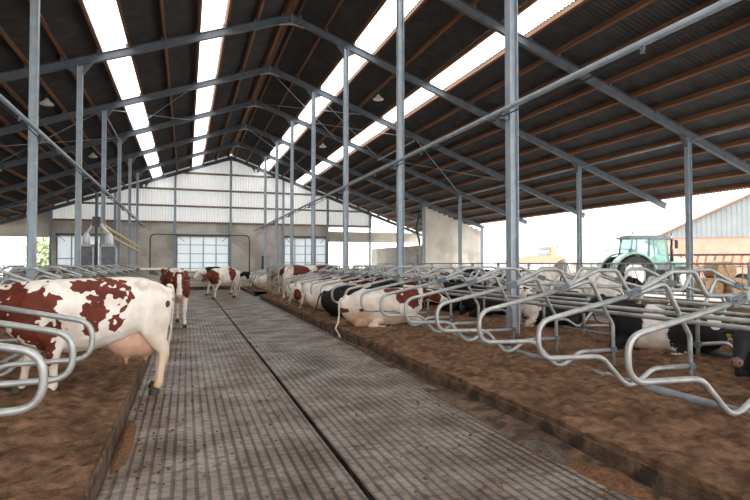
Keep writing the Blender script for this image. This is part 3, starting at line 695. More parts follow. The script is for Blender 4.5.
def cow_base(pose, poll, hdir, neck_bend=0.0, voxel=.03, ry=0.0, step=(0, 0, 0, 0), stretch=False, lift=0.0):
    """one continuous body mesh and where its eyes, hooves and udder go; +x is the way the cow faces, feet at z = 0"""
    bm = bmesh.new(); hooves = []
    lie = pose == 'lying'
    if not lie:
        T = [(-.87, 1.20, .08, .10), (-.82, 1.17, .15, .18), (-.72, 1.13, .225, .25), (-.58, 1.10, .265, .31), (-.40, 1.075, .29, .355), (-.18, 1.03, .325, .395), (.08, 1.0, .345, .415),
             (.3, .995, .33, .415), (.5, 1.02, .275, .395), (.66, 1.07, .225, .345), (.8, 1.12, .17, .27)]
        loft(bm, [(x, 0, z, w, h) for (x, z, w, h) in T], 20)
        for s in (-1, 1):
            ellipsoid(bm, (-.42, s * .225, 1.33), (.085, .06, .07)); ellipsoid(bm, (-.80, s * .10, 1.22), (.07, .045, .07))
            ellipsoid(bm, (.52, s * .17, 1.12), (.15, .09, .27)); ellipsoid(bm, (-.62, s * .17, 1.05), (.20, .12, .24))
        for j, s in enumerate((1, -1)):
            a = step[j]                                  # front legs
            LZ = lambda z: lift + z * (1 - lift / .9) if z < .9 else z
            loft(bm, [(x_, y_, LZ(z_), w_, h_) for (x_, y_, z_, w_, h_) in [(.56, s * .19, 1.0, .09, .17), (.54, s * .2, .80, .085, .135), (.50 + a * .2, s * .18, .66, .07, .095), (.53 + a * .6, s * .165, .47, .052, .062), (.54 + a * .7, s * .16, .42, .057, .063),
                      (.535 + a * .85, s * .155, .33, .040, .045), (.535 + a * .95, s * .155, .17, .038, .043), (.545 + a, s * .155, .11, .048, .055), (.575 + a, s * .155, .065, .044, .052)]], 12, (1, 0, 0))
            hooves.append((.60 + a, s * .155, lift))
        for j, s in enumerate((1, -1)):
            a = step[2 + j]
            loft(bm, [(-.58, s * .17, 1.10, .13, .20), (-.60, s * .2, .92, .105, .20), (-.60 + a * .2, s * .2, .76, .09, .17), (-.66 + a * .5, s * .19, .62, .062, .11), (-.735 + a * .8, s * .175, .52, .05, .08), (-.735 + a * .85, s * .17, .46, .05, .068),
                      (-.72 + a * .9, s * .165, .34, .042, .052), (-.70 + a, s * .16, .19, .040, .048), (-.69 + a, s * .16, .12, .05, .058), (-.655 + a, s * .16, .065, .046, .054)], 12, (1, 0, 0))
            hooves.append((-.63 + a, s * .16, 0))
        nk0 = Vector((.66, 0, 1.13)); ud = Vector((-.40, 0, .66)); th = (-.9, 0, 1.30)
    else:
        T = [(-.92, .56, .10, .12), (-.86, .52, .19, .22), (-.74, .47, .29, .33), (-.56, .44, .36, .41), (-.34, .43, .39, .43), (-.08, .43, .42, .44), (.16, .44, .41, .44), (.38, .47, .34, .42),
             (.55, .52, .27, .38), (.7, .58, .21, .31), (.82, .63, .17, .25)]
        loft(bm, [(x, ry * .12, max(z, .0), w, h) for (x, z, w, h) in T], 20)
        for s in (-1, 1):
            ellipsoid(bm, (-.40, s * .22 + ry * .1, .80), (.09, .07, .07)); ellipsoid(bm, (-.82, s * .10, .66), (.07, .05, .07)); ellipsoid(bm, (.50, s * .18, .62), (.16, .10, .25))
        for j, s in enumerate((1, -1)):
            if j == 0 and stretch: loft(bm, [(.5, s * .2, .45, .1, .14), (.72, s * .26, .25, .07, .085), (.95, s * .3, .12, .055, .06), (1.12, s * .34, .06, .045, .045), (1.22, s * .37, .05, .042, .042)], 12); hooves.append((1.27, s * .38, .03))
            else: loft(bm, [(.5, s * .22, .45, .1, .14), (.66, s * .27, .22, .075, .09), (.88, s * .27, .12, .06, .06), (.92, s * .26, .08, .055, .05), (.74, s * .22, .055, .04, .04), (.62, s * .2, .055, .045, .042)], 12); hooves.append((.56, s * .2, .03))
        for j, s in enumerate((1, -1)):
            near = (s * (ry or 1)) > 0
            if near:
                loft(bm, [(-.62, s * .2, .42, .18, .24), (-.42, s * .36, .36, .14, .2), (-.18, s * .43, .26, .10, .13), (-.12, s * .46, .17, .075, .09), (-.34, s * .52, .11, .05, .06), (-.44, s * .54, .09, .052, .055), (-.25, s * .58, .06, .038, .04), (-.06, s * .6, .055, .042, .04)], 12)
                hooves.append((.0, s * .61, .03))
            else:
                loft(bm, [(-.62, s * .2, .36, .16, .2), (-.42, s * .34, .26, .13, .15), (-.25, s * .4, .16, .09, .1)], 12)
        nk0 = Vector((.7, 0, .66)); ud = Vector((-.46, ry * .30, .17)); th = (-.94, 0, .64)
    P, H, sd, u = head_frame(poll, hdir)
    mid = (nk0 + P) / 2 + Vector((0.02, neck_bend, .02))
    q = P - H * .02 - u * .05
    loft(bm, [(nk0.x - .12, nk0.y, nk0.z - .02, .17, .31), (*(nk0 * .62 + mid * .38), .145, .25), (*(mid), .115, .20), (*(mid * .4 + q * .6), .095, .155), (*q, .085, .12)], 16)
    hs = [(-.03, .0, .075, .085), (.06, -.015, .10, .115), (.14, -.02, .108, .125), (.22, -.03, .092, .12), (.31, -.035, .072, .10), (.39, -.035, .062, .08), (.45, -.032, .068, .072), (.50, -.032, .066, .062), (.525, -.032, .045, .042)]
    loft(bm, [(*(P + H * a + u * b_), w, h) for (a, b_, w, h) in hs], 16, tuple(u))
    ellipsoid(bm, P + u * .05, (.06, .06, .06))
    for s in (-1, 1):
        e0 = P + H * .02 + sd * s * .07 + u * .02
        loft(bm, [(*e0, .03, .02), (*(e0 + sd * s * .07 - u * .01), .055, .024), (*(e0 + sd * s * .14 - u * .03), .05, .022), (*(e0 + sd * s * .2 - u * .045), .022, .014)], 8, tuple(u))
    me = remeshed(bm, voxel, 3 if voxel > .024 else 5)
    return dict(me=me, P=P, H=H, sd=sd, u=u, hooves=hooves, ud=ud, th=th, lie=lie, ry=ry, voxel=voxel)

BASES = {}
def base(key, *a, **kw):
    if key not in BASES: BASES[key] = cow_base(*a, **kw)
    return BASES[key]

def paint(me, B, patches, seed, amp=.35, cream=1.0, face=None, whites=(), cap=9.0):
    n = len(me.vertices); pa, cr, pk = [0.0] * n, [0.0] * n, [0.0] * n
    P, H, sd, u = B['P'], B['H'], B['sd'], B['u']
    for i, v in enumerate(me.vertices):
        p = v.co; f = -1.0
        for (c, r) in patches:
            d = math.sqrt(((p.x - c[0]) / r[0]) ** 2 + ((p.y - c[1]) / r[1]) ** 2 + ((p.z - c[2]) / r[2]) ** 2); f = max(f, 1 - d)
        f = min(max(f, -.8), cap)
        q = Vector((p.x * 3.2, p.y * 3.2, p.z * 3.2 + seed * 7.3)); nz = noise.noise(q) * amp + noise.noise(q * 2.6) * amp * .8 + noise.noise(q * 6) * amp * (.45 if cap > 1 else .9)
        f += nz
        for (c, r) in whites:
            d = math.sqrt(((p.x - c[0]) / r[0]) ** 2 + ((p.y - c[1]) / r[1]) ** 2 + ((p.z - c[2]) / r[2]) ** 2)
            if d < 1.3: f = min(f, (d - 1) * 2 + nz * .5)
        h = p - P; hx, hy, hu = h.dot(H), h.dot(sd), h.dot(u)
        if face and -.08 < hx < .6 and abs(hy) < .3 and abs(hu) < .25:
            if face == 'blaze': f = (.5 if abs(hy) > .045 + .03 * (hx > .3) and hx < .42 else -.8) if hu > -.2 else f
            elif face == 'dark': f = .6
            elif face == 'white': f = -.8 if abs(hy) < .12 else .4
        pa[i] = f - .02
        low = .55 if not B['lie'] else .28
        k = max(0, min(1, (low + .18 - p.z) / .3)); 
        if not B['lie'] and p.x > .35 and p.z < .9: k *= .5
        if B['lie']: k = max(k, max(0, min(1, (B['ry'] * p.y - .22) * 4)) * max(0, 1 - p.z / .7) * (2.0 if p.x < .3 else 0)) if B['ry'] else k
        k = max(k, .8 * max(0, 1 - abs(p.x + .55) / .35) * max(0, min(1, (.95 - p.z) / .3)) if not B['lie'] else 0)
        cr[i] = min(1, k * (.55 + noise.noise(q * .9) * .6)) * cream if k > 0 else 0
        if -.05 < hy + .0 < 9 or True:
            pk[i] = (.35 if face == 'dark' else 1.0) if (.455 < hx < .6 and abs(hy) < .12 and abs(hu) < .14) else 0.0
    for nm, dat in (('patch', pa), ('cream', [max(0, c) for c in cr]), ('pink', pk)):
        a = me.attributes.new(nm, 'FLOAT', 'POINT'); a.data.foreach_set('value', dat)

def hoof_mesh():
    bm = bmesh.new()
    for s in (-1, 1):
        loft(bm, [(0, s * .022, .0, .022, .062), (.0, s * .022, .03, .021, .055), (-.02, s * .02, .07, .017, .042)], 10, (1, 0, 0), False)
    return mesh_of(bm, 'hoof', 'hoof')
HOOF = hoof_mesh()
def udder_mesh():
    bm = bmesh.new(); ellipsoid(bm, (0, 0, -.02), (.24, .16, .17), 16); ellipsoid(bm, (-.12, 0, -.03), (.15, .15, .17), 16); ellipsoid(bm, (.14, 0, .03), (.2, .13, .12), 16)
    for (x, y) in ((.08, .07), (.08, -.07), (-.12, .06), (-.12, -.06)): loft(bm, [(x, y, -.13, .024, .024), (x, y, -.20, .017, .017), (x, y, -.235, .013, .013)], 8, (1, 0, 0))
    me = remeshed(bm, .015, 5); me.materials.append(M['udder']); return me
UDDER = udder_mesh()
_cow_n = [0]
def cow(label, loc, yaw, B, coat, patches, seed, scale=1.0, amp=.35, cream=1.0, face=None, tail=None, tail_mat='tail_white', udder=True, group=None, ear_tags=True, whites=(), udder_scale=1.0, cap=9.0, muzzle=1.0):
    me = B['me'].copy(); me.name = 'cow'; me.materials.clear(); me.materials.append(M[coat]); paint(me, B, patches, seed, amp, cream, face, whites, cap)
    o = obj('cow', me, None, None, loc); o.rotation_euler = (0, 0, math.radians(yaw)); o.scale = (scale,) * 3
    tag(o, label, 'cow', group)
    P, H, sd, u = B['P'], B['H'], B['sd'], B['u']
    for s in (-1, 1):
        bm = bmesh.new(); ellipsoid(bm, P + H * .135 + sd * s * .098 + u * .035, (.022, .016, .02), 8); obj('eye', bm, 'eye', o)
        bm = bmesh.new(); ellipsoid(bm, P + H * .505 + sd * s * .04 - u * .005, (.014, .014, .011), 8); obj('nostril', bm, 'eye', o)
        if ear_tags:
            bm = bmesh.new(); c = P + H * .055 + sd * s * .165 - u * .035; beam(bm, c - u * .035, c + u * .035, .05, .008, tuple(H)); obj('ear_tag', bm, 'tag', o)
    for (x, y, z) in B['hooves']: obj('hoof', HOOF, None, o, (x, y, z))
    if udder:
        d = obj('udder', UDDER, None, o, tuple(B['ud'])); d.scale = (udder_scale,) * 3
    th = Vector(B['th'])
    tp = tail or ([(0, 0, 0), (-.06, 0, -.06), (-.085, .0, -.3), (-.06, .01, -.62), (-.05, .02, -.8)] if not B['lie'] else [(0, 0, 0), (-.07, 0, -.1), (-.1, .03, -.3), (-.16, .1, -.5), (-.2, .18, -.56)])
    pts = fillet([th + Vector((.06, 0, -.01))] + [th + Vector(p) for p in tp], .1, 3)
    bm = bmesh.new(); m_ = len(pts); sweep(bm, pts, [.028 * (1 - .5 * i / (m_ - 1)) for i in range(m_)], 8); tl = obj('tail', bm, tail_mat, o)
    if not B['lie'] or tail:
        e = pts[-1]; d = (pts[-1] - pts[-2]).normalized(); bm = bmesh.new()
        sweep(bm, [e - d * .02, e + d * .06, e + d * .16, e + d * .24], [.018, .035, .03, .006], 8); obj('tail_tuft', bm, tail_mat, tl)
    return o

V1, V2, V3 = .021, .03, .042
# the big red pied cow standing with her hind feet in the alley
B1 = base('near', 'standing', (1.16, -.28, 1.13), (.72, -.5, -.55), -.03, .019, step=(-.05, .16, .02, -.12), lift=.19)
big = cow('large red and white cow standing with hind hooves on the alley, head outside the picture', (-1.03, 7.43, .0), 208, B1, 'cow_red',
    [((.93, .0, 1.08), (.40, .5, .26)), ((.74, .25, .82), (.24, .3, .2)), ((.60, .2, .68), (.1, .1, .22)), ((1.35, -.3, 1.0), (.5, .5, .5)), ((-.02, .2, 1.33), (.26, .3, .12)), ((.14, .3, 1.10), (.13, .22, .15)), ((-.18, .3, 1.22), (.12, .2, .17)), ((-.10, .34, .90), (.10, .2, .10)), ((.18, .34, .88), (.06, .2, .07)), ((-.86, .06, 1.12), (.04, .06, .045)), ((-.72, .26, 1.08), (.03, .06, .04)), ((.1, -.3, 1.2), (.3, .3, .2))],
    2.7, 1.06, .62, 1.0, cap=.33, tail=[(0, 0, 0), (-.02, 0, -.08), (-.015, .0, -.3), (.0, -.02, -.62), (.03, -.03, -.8)], udder_scale=1.2)
bm = bmesh.new(); sweep(bm, [(.49, .155, .33), (.49, .155, .385)], .056, 14); obj('leg_band', bm, 'green_band', big)
B2 = base('facing', 'standing', (1.02, -.02, 1.2), (.45, -.05, -.85), .02, V1, step=(.1, -.06, -.05, .12))
cow('red cow with white forehead walking towards the camera along the alley', (-.3, 15.75, 0), -82, B2, 'cow_red', [((.6, .25, 1.05), (.55, .25, .36)), ((.6, -.25, 1.05), (.5, .22, .36)), ((-.2, 0, 1.2), (.5, .5, .3)), ((-.8, 0, 1.1), (.25, .4, .3)), ((1.05, 0, 1.1), (.3, .3, .4))],
    5.1, 1.1, .2, .8, 'blaze', udder=False, whites=[((.75, 0, 1.42), (.3, .1, .14)), ((.8, .0, .95), (.12, .07, .3))])
B3 = base('walk', 'standing', (1.12, .16, 1.12), (.75, .2, -.45), .03, V2, step=(.16, -.08, .12, -.1))
cow('red and white cow with lowered dark red head standing across the alley', (1.72, 27.0, 0), 219, B3, 'cow_red', [((.9, 0, 1.0), (.5, .5, .4)), ((-.25, .0, 1.1), (.26, .6, .35)), ((1.3, .2, .9), (.5, .4, .4))], 8.2, 1.02, .15, .7, 'dark', udder=False)
cow('black and white cow standing behind the red and white one in the alley', (1.65, 30.0, 0), 205, B3, 'cow_black', [((.4, 0, 1.2), (.4, .6, .4)), ((-.7, 0, 1.2), (.3, .5, .3))], 9.9, 1.06, .2, .4, None, udder=False)
B4 = base('stand_up', 'standing', (1.28, .0, 1.30), (.8, -.1, -.4), 0, V2, step=(.05, -.05, .05, -.04))
cow('reddish brown and white cow standing on the bedding beside the concrete partition', (4.55, 22.35, .17), -14, B4, 'cow_red', [((-.15, -.1, 1.2), (.5, .5, .26)), ((-.78, .1, 1.15), (.25, .35, .3)), ((.9, 0, 1.2), (.4, .4, .3))], 3.9, 1.0, .2, 1.0, 'blaze', whites=[((-.45, -.3, 1.25), (.12, .2, .3))])
# lying cows
L1 = base('lie_near', 'lying', (1.1, -.08, .74), (.85, -.3, -.32), 0, V1, ry=-1, stretch=False)
cow('white cow with red head and shoulder patch lying with its tail over the curb', (4.42, 12.25, .17), -6, L1, 'cow_red', [((.62, -.2, .68), (.24, .3, .27)), ((.2, -.3, .82), (.24, .2, .08)), ((.32, -.4, .62), (.12, .1, .12)), ((-.84, -.14, .40), (.15, .2, .07)), ((-.55, -.36, .42), (.1, .15, .05)), ((1.1, 0, .8), (.2, .25, .25))],
    4.4, 1.05, .22, 1.0, 'blaze', tail=[(0, 0, 0), (-.05, -.04, -.1), (-.06, -.12, -.34), (-.10, -.26, -.50), (-.18, -.34, -.62), (-.12, -.50, -.74)], udder=True)
L2 = base('lie_mid', 'lying', (1.05, -.1, .92), (.7, -.55, -.42), -.02, V2, ry=-1)
L3 = base('lie_mid2', 'lying', (1.0, .18, .95), (.75, .45, -.35), .02, V2, ry=1)
L4 = base('lie_far', 'lying', (1.05, -.05, .92), (.8, -.1, -.42), 0, V3, ry=-1)
B5 = base('stand_far', 'standing', (1.2, .0, 1.15), (.7, -.1, -.6), 0, V3)
cow('black cow lying at the curb behind the white one with a red head', (4.5, 14.75, .17), 2, L2, 'cow_black', [((-.3, 0, .5), (1.2, 1, .8)), ((.9, 0, .8), (.6, .6, .6))], 6.3, 1.03, .2, .3, 'dark', tail_mat='tail_dark', udder=False, whites=[((.2, .0, .85), (.25, .35, .2))])
cow('cream white cow with a dark red head lying beyond the black one', (4.5, 18.45, .17), -3, L2, 'cow_red', [((-.88, -.1, .42), (.16, .35, .2)), ((.85, -.05, .8), (.3, .4, .35)), ((1.2, -.2, .8), (.4, .4, .4))], 7.7, 1.05, .12, 1.6, 'dark', udder=False)
cow('mostly white cow lying in the stall two places past the black cow', (4.5, 16.9, .17), 3, L4, 'cow_red', [((.9, 0, .8), (.3, .4, .35))], 1.7, 1.0, .2, 1.0, 'blaze', udder=False)
cow('black and white cow with white band lying behind the nearest dividers', (7.66, 7.12, .16), 136, L3, 'cow_black', [((-.55, 0, .5), (.66, .9, .8)), ((.75, 0, .7), (.48, .8, .8)), ((1.2, .2, .8), (.5, .5, .5))], 2.2, .94, .08, .3, 'dark', tail_mat='tail_dark', udder=False, whites=[((-.72, .28, .62), (.12, .2, .16)), ((.16, .4, .35), (.11, .5, .6))])
LE = base('lie_edge', 'lying', (1.1, .0, .64), (.72, .30, -.66), .02, V1, ry=1)
cow('black cow with grey muzzle lying half outside the picture behind the first divider', (7.72, 4.92, .17), 180, LE, 'cow_black', [((0, 0, .5), (2.2, 1.5, 1.5))], 3.1, 1.02, .1, .3, 'dark', tail_mat='tail_dark', udder=False)
def far(label, x, y, yaw, B, coat, patches, seed, face=None, **kw): cow(label, (x, y, .17 if B['lie'] else 0.0), yaw, B, coat, patches, seed, 1.0, .25, .6, face, udder=False, tail_mat='tail_dark' if coat == 'cow_black' else 'tail_white', **kw)
ALLB = [((0, 0, .6), (2.2, 1.5, 1.5))]
HALF = [((-.2, 0, .6), (.5, .8, .7)), ((1.0, 0, .9), (.5, .6, .6))]
SPOT = [((.5, 0, .8), (.35, .6, .4)), ((-.6, .2, .7), (.3, .4, .3))]
far('black cow with a white face lying beside the nearest tall post', 8.25, 10.85, 176, L3, 'cow_black', [((-.2, 0, .5), (.9, 1, .9))], 4.1, 'white')
far('black cow lying left of the white faced one in the feed side stalls', 8.2, 13.5, 183, L2, 'cow_black', ALLB, 5.3, 'dark')
far('black cow with white belly lying between two black cows, feed side stalls', 8.2, 14.8, 180, L4, 'cow_black', ALLB, 6.6, 'white', whites=[((-.1, 0, .3), (.3, .6, .3))])
far('dark red cow lying in the feed side stalls past the black cows', 8.2, 17.2, 178, L4, 'cow_red', ALLB, 7.5, 'blaze')
far('red and white cow lying in the feed side stalls near the second tall post', 8.2, 19.9, 181, L4, 'cow_red', HALF, 8.8, 'blaze')
far('black and white cow lying in the feed side stalls beyond the red ones', 8.2, 22.4, 180, L4, 'cow_black', HALF, 9.4, 'white')
far('white cow with red spots lying next to the standing reddish brown cow', 4.6, 20.9, 0, L4, 'cow_red', SPOT, 10.2, 'blaze')
far('red and white cow lying two stalls before the standing reddish brown cow', 4.65, 19.75, 0, L4, 'cow_red', HALF, 11.2, 'dark')
far('pale cow with fine dark speckles standing in the second alley', 11.9, 13.7, -28, B5, 'cow_black', [((.9, 0, 1.1), (.25, .3, .3)), ((-.3, -.3, 1.2), (.12, .1, .1))], 12.5, 'dark')
far('greyish cream cow standing next to the speckled cow in the second alley', 11.4, 15.9, 8, B5, 'cow_red', [((.2, 0, .4), (.1, .1, .1))], 13.5)
far('dark red cow eating at the feed fence', 12.7, 18.2, 5, B5, 'cow_red', ALLB, 14.5, 'dark')
far('red and white cow eating at the feed fence behind the dark red one', 12.7, 19.9, -4, B5, 'cow_red', HALF, 15.5, 'blaze')
far('black cow eating at the feed fence', 12.7, 22.6, 3, B5, 'cow_black', ALLB, 16.5, 'dark')
far('black and white cow eating at the feed fence further back', 12.7, 25.0, -5, B5, 'cow_black', HALF, 17.5, 'white')
far('white cow eating at the feed fence furthest back', 12.7, 28.6, 2, B5, 'cow_red', SPOT, 18.5, 'blaze')
far('black and white cow walking in the second alley', 11.2, 31.5, 70, B5, 'cow_black', HALF, 19.5, 'white')
far('white cow with black spots lying past the concrete partition', 4.5, 30.7, 0, L4, 'cow_black', SPOT, 20.5, 'white')
far('mainly white cow lying past the concrete partition, next stall', 4.5, 31.95, 3, L4, 'cow_black', [((-.4, 0, .8), (.2, .3, .2))], 21.5, 'white')
far('white cow with black head lying at the far end with its head over the curb', 4.5, 34.5, 180, L4, 'cow_black', [((1.1, 0, .8), (.35, .4, .4)), ((-.4, 0, .8), (.25, .4, .3))], 22.5, 'dark')
far('white cow with a black spot standing behind the low beige partition', -2.3, 31.0, 172, B5, 'cow_black', [((.1, .2, 1.3), (.16, .3, .2))], 23.5, 'white')
far('white cow standing furthest back behind the low beige partition', -1.6, 33.4, 184, B5, 'cow_black', [((.9, 0, 1.2), (.2, .3, .2))], 24.5, 'white')
far('black cow lying in the wall side stalls seen over the big red and white cow', -5.7, 13.9, 182, L4, 'cow_black', ALLB, 25.5, 'dark')
far('black and white cow lying in the wall side stalls further back', -5.7, 18.5, 180, L4, 'cow_black', HALF, 26.5, 'white')

# ------------------------------------------------------------------ outside the open side
RX, RY = math.cos(.334), -math.sin(.334)      # picture-right direction of the parked tractor
def tractor(loc, yaw):
    t = empty('tractor', 'pale green tractor with glazed cab parked outside the open side', 'tractor', loc, yaw)
    def part(nm, f, mat, parent=t):
        bm = bmesh.new(); f(bm); return obj(nm, bm, mat, parent)
    def wheel(x, y, r, w):
        def tyre(bm):
            n = 36; prof = [(.62, -.5), (.9, -.5), (.98, -.35), (1, -.1), (1, .1), (.98, .35), (.9, .5), (.62, .5)]; rings = []
            for k in range(n):
                a = 2 * PI * k / n; bump = 1.03 if k % 2 else 1.0
                rings.append([bm.verts.new((x + math.cos(a) * r * p * (bump if p > .95 else 1), y + q * w, r + math.sin(a) * r * p * (bump if p > .95 else 1))) for (p, q) in prof])
            for k in range(n):
                for i in range(len(prof)): bm.faces.new((rings[k][i], rings[k][(i + 1) % len(prof)], rings[(k + 1) % n][(i + 1) % len(prof)], rings[(k + 1) % n][i]))
        wh = part('wheel', tyre, 'black')
        part('rim', lambda bm: (cyl(bm, (x, y - w * .3, r), (x, y + w * .3, r), r * .61, 24), cyl(bm, (x, y - w * .42, r), (x, y + w * .42, r), r * .2, 12)), 'white', wh)
    for y in (-.95, .95): wheel(-1.25, y, 1.0, .6)
    for y in (-.9, .9): wheel(1.6, y, .72, .5)
    def fender(bm, y):
        n = 12; a0, a1 = math.radians(15), math.radians(165); R = []
        for k in range(n + 1):
            a = a0 + (a1 - a0) * k / n
            R.append([bm.verts.new((-1.25 + math.cos(a) * rr, y + s, 1.0 + math.sin(a) * rr)) for (rr, s) in ((1.1, -.34), (1.2, -.34), (1.2, .34), (1.1, .34))])
        for k in range(n):
            for i in range(4): bm.faces.new((R[k][i], R[k][(i + 1) % 4], R[k + 1][(i + 1) % 4], R[k + 1][i]))
        bm.faces.new(R[0]); bm.faces.new(R[-1][::-1])
    for y in (-.95, .95): part('fender', lambda bm: fender(bm, y), 'tractor_green')
    part('hood', lambda bm: loft(bm, [(.35, 0, 1.55, .42, .5), (1.2, 0, 1.52, .42, .48), (2.0, 0, 1.45, .40, .42), (2.35, 0, 1.35, .34, .32)], 12), 'tractor_green')
    part('chassis', lambda bm: (box(bm, (-1.5, -.3, .7), (2.2, .3, 1.2)), box(bm, (1.5, -.9, .62), (1.7, .9, .82)), box(bm, (-1.35, -.95, .9), (-1.15, .95, 1.1))), 'rust_mark')
    part('front_weight', lambda bm: box(bm, (2.25, -.4, .7), (2.75, .4, 1.2)), 'rust_mark')
    cab = part('cab', lambda bm: [beam(bm, a, b_, .09, .09, (1, 0, 0)) for (a, b_) in
        [((-1.35, s * .75, 1.5), (-1.15, s * .68, 2.95)) for s in (-1, 1)] + [((-.3, s * .78, 1.2), (-.25, s * .7, 2.95)) for s in (-1, 1)] + [((.85, s * .7, 1.4), (.7, s * .66, 2.95)) for s in (-1, 1)]] and
        (box(bm, (-1.35, -.78, 1.25), (.85, .78, 1.6))), 'rafter')
    part('roof', lambda bm: (box(bm, (-1.4, -.82, 2.95), (.95, .82, 3.08)), box(bm, (-1.25, -.7, 3.08), (.7, .7, 3.16))), 'rafter', cab)
    for s in (-1, 1):
        part('window', lambda bm: (box(bm, (-1.28, s * .74 - .01, 1.6), (-.3, s * .74 + .01, 2.94)), box(bm, (-.25, s * .72 - .01, 1.5), (.76, s * .72 + .01, 2.94))), 'cab_glass', cab)
    part('windscreen', lambda bm: box(bm, (.77, -.66, 1.65), (.79, .66, 2.94)), 'cab_glass', cab)
    part('rear_window', lambda bm: box(bm, (-1.27, -.66, 1.65), (-1.25, .66, 2.94)), 'cab_glass', cab)
    part('seat', lambda bm: (box(bm, (-.9, -.25, 1.6), (-.4, .25, 1.8)), box(bm, (-.95, -.25, 1.8), (-.8, .25, 2.4))), 'rust_mark', cab)
    part('steering_wheel', lambda bm: (sweep(bm, [(.1, 0, 1.7), (-.1, 0, 2.1)], .03, 6), sweep(bm, [(-.1 + .05 * math.sin(a), .2 * math.cos(a), 2.1 + .19 * math.sin(a)) for a in [i * PI / 6 for i in range(13)]], .02, 6)), 'rust_mark', cab)
    part('exhaust', lambda bm: (cyl(bm, (1.12, -.5, 1.7), (1.12, -.5, 2.6), .09, 12), cyl(bm, (1.12, -.5, 2.6), (1.12, -.5, 3.3), .06, 10)), 'rust_mark')
    part('air_filter', lambda bm: cyl(bm, (.9, .45, 1.9), (.9, .45, 2.5), .11, 10), 'rust_mark')
    for s in (-1, 1):
        part('mirror', lambda bm: (sweep(bm, [(.75, s * .75, 2.9), (1.0, s * 1.2, 2.85)], .02, 6), box(bm, (.97, s * 1.2 - .12, 2.4), (1.03, s * 1.2 + .12, 2.85))), 'rust_mark')
        part('work_lamp', lambda bm: (box(bm, (.95, s * .6 - .09, 2.96), (1.05, s * .6 + .09, 3.1))), 'white')
    part('beacon', lambda bm: cyl(bm, (-1.1, -.6, 3.2), (-1.1, -.6, 3.4), .07, 10), 'orange')
    return t
tr = tractor((27.6, 26.9, -.12), -.334); tr.scale = (1.12,) * 3
# slurry tanker left of the tractor
t = empty('slurry_tanker', 'hazy pale slurry tanker with arched suction arm beside the tractor', 'tanker', (31.2, 35.3, -.12), -.75); t.scale = (.78,) * 3
bm = bmesh.new(); loft(bm, [(-3.2, 0, 2.15, .7, .7), (-3.0, 0, 2.15, 1.0, 1.0), (0, 0, 2.15, 1.05, 1.05), (2.2, 0, 2.15, 1.0, 1.0), (2.45, 0, 2.15, .7, .7)], 24); obj('tank', bm, 'tank', t)
bm = bmesh.new(); box(bm, (-3.0, -.5, .9), (4.2, .5, 1.1)); obj('chassis', bm, 'rust_mark', t)
for x in (-1.6, 0):
    for s in (-1, 1): bm = bmesh.new(); cyl(bm, (x, s * .8, .75), (x, s * 1.25, .75), .75, 24); obj('wheel', bm, 'black', t)
bm = bmesh.new(); sweep(bm, fillet([(.6, -.4, 3.55), (2.2, -.4, 3.75), (3.4, -.4, 3.6), (4.2, -.4, 2.6), (4.2, -.4, 1.2)], .9), .11, 10); obj('suction_arm', bm, 'post', t)
bm = bmesh.new(); box(bm, (2.6, -.4, 1.1), (3.3, .4, 2.6)); cyl(bm, (2.9, 0, 2.6), (2.9, 0, 3.4), .12); obj('pump', bm, 'rust_mark', t)
bm = bmesh.new(); box(bm, (3.9, -.3, 1.1), (4.6, .3, 2.2)); obj('hitch', bm, 'rust', t)
# rusty trailer right of the tractor
t = empty('trailer', 'rusty flat trailer with slatted sides standing right of the tractor', 'trailer', (34.0, 27.6, -.12), -.75)
bm = bmesh.new(); box(bm, (-3.2, -1.1, 1.5), (3.4, 1.1, 1.62)); obj('deck', bm, 'rust', t)
for j in range(14):
    bm = bmesh.new(); beam(bm, (-3.1 + j * .5, -1.12, 1.62), (-2.95 + j * .5, -1.12, 2.3), .14, .06, (0, 1, 0)); obj('slat', bm, 'rust', t)
bm = bmesh.new(); box(bm, (-3.2, -1.16, 2.28), (3.5, -1.08, 2.42)); obj('side_rail', bm, 'rust_mark', t)
for x in (-1.8, 1.9):
    for s in (-1, 1): bm = bmesh.new(); cyl(bm, (x, s * .8, .55), (x, s * 1.1, .55), .55, 20); obj('wheel', bm, 'black', t)
# white ribbed container with bluish marks
t = empty('container', 'white ribbed container with small blue marks at the picture edge', 'container', (31.6, 20.6, -.12), -.80)
bm = bmesh.new(); box(bm, (-1.6, -1.2, .9), (4.5, 1.2, 2.35)); obj('lower_box', bm, 'white', t)
bm = bmesh.new(); box(bm, (-1.2, -1.15, 2.35), (4.5, 1.15, 2.98)); obj('upper_box', bm, 'white', t)
for j in range(5): bm = bmesh.new(); box(bm, (-2.0 + (j % 2) * .3, -1.26, 2.4 + j * .12), (4.5, -1.16, 2.44 + j * .12)); obj('slat', bm, 'grey_clad', t)
bm = bmesh.new()
for j in range(7): box(bm, (-.7 + j * .28, -1.215, 1.75), (-.52 + j * .28, -1.2, 1.75 + (.28 if j % 3 else .2)))
obj('marks', bm, 'blue_mark', t)
for x in (-.6, 3.4): bm = bmesh.new(); cyl(bm, (x, -1.0, .5), (x, -.7, .5), .5, 18); obj('wheel', bm, 'black', t)
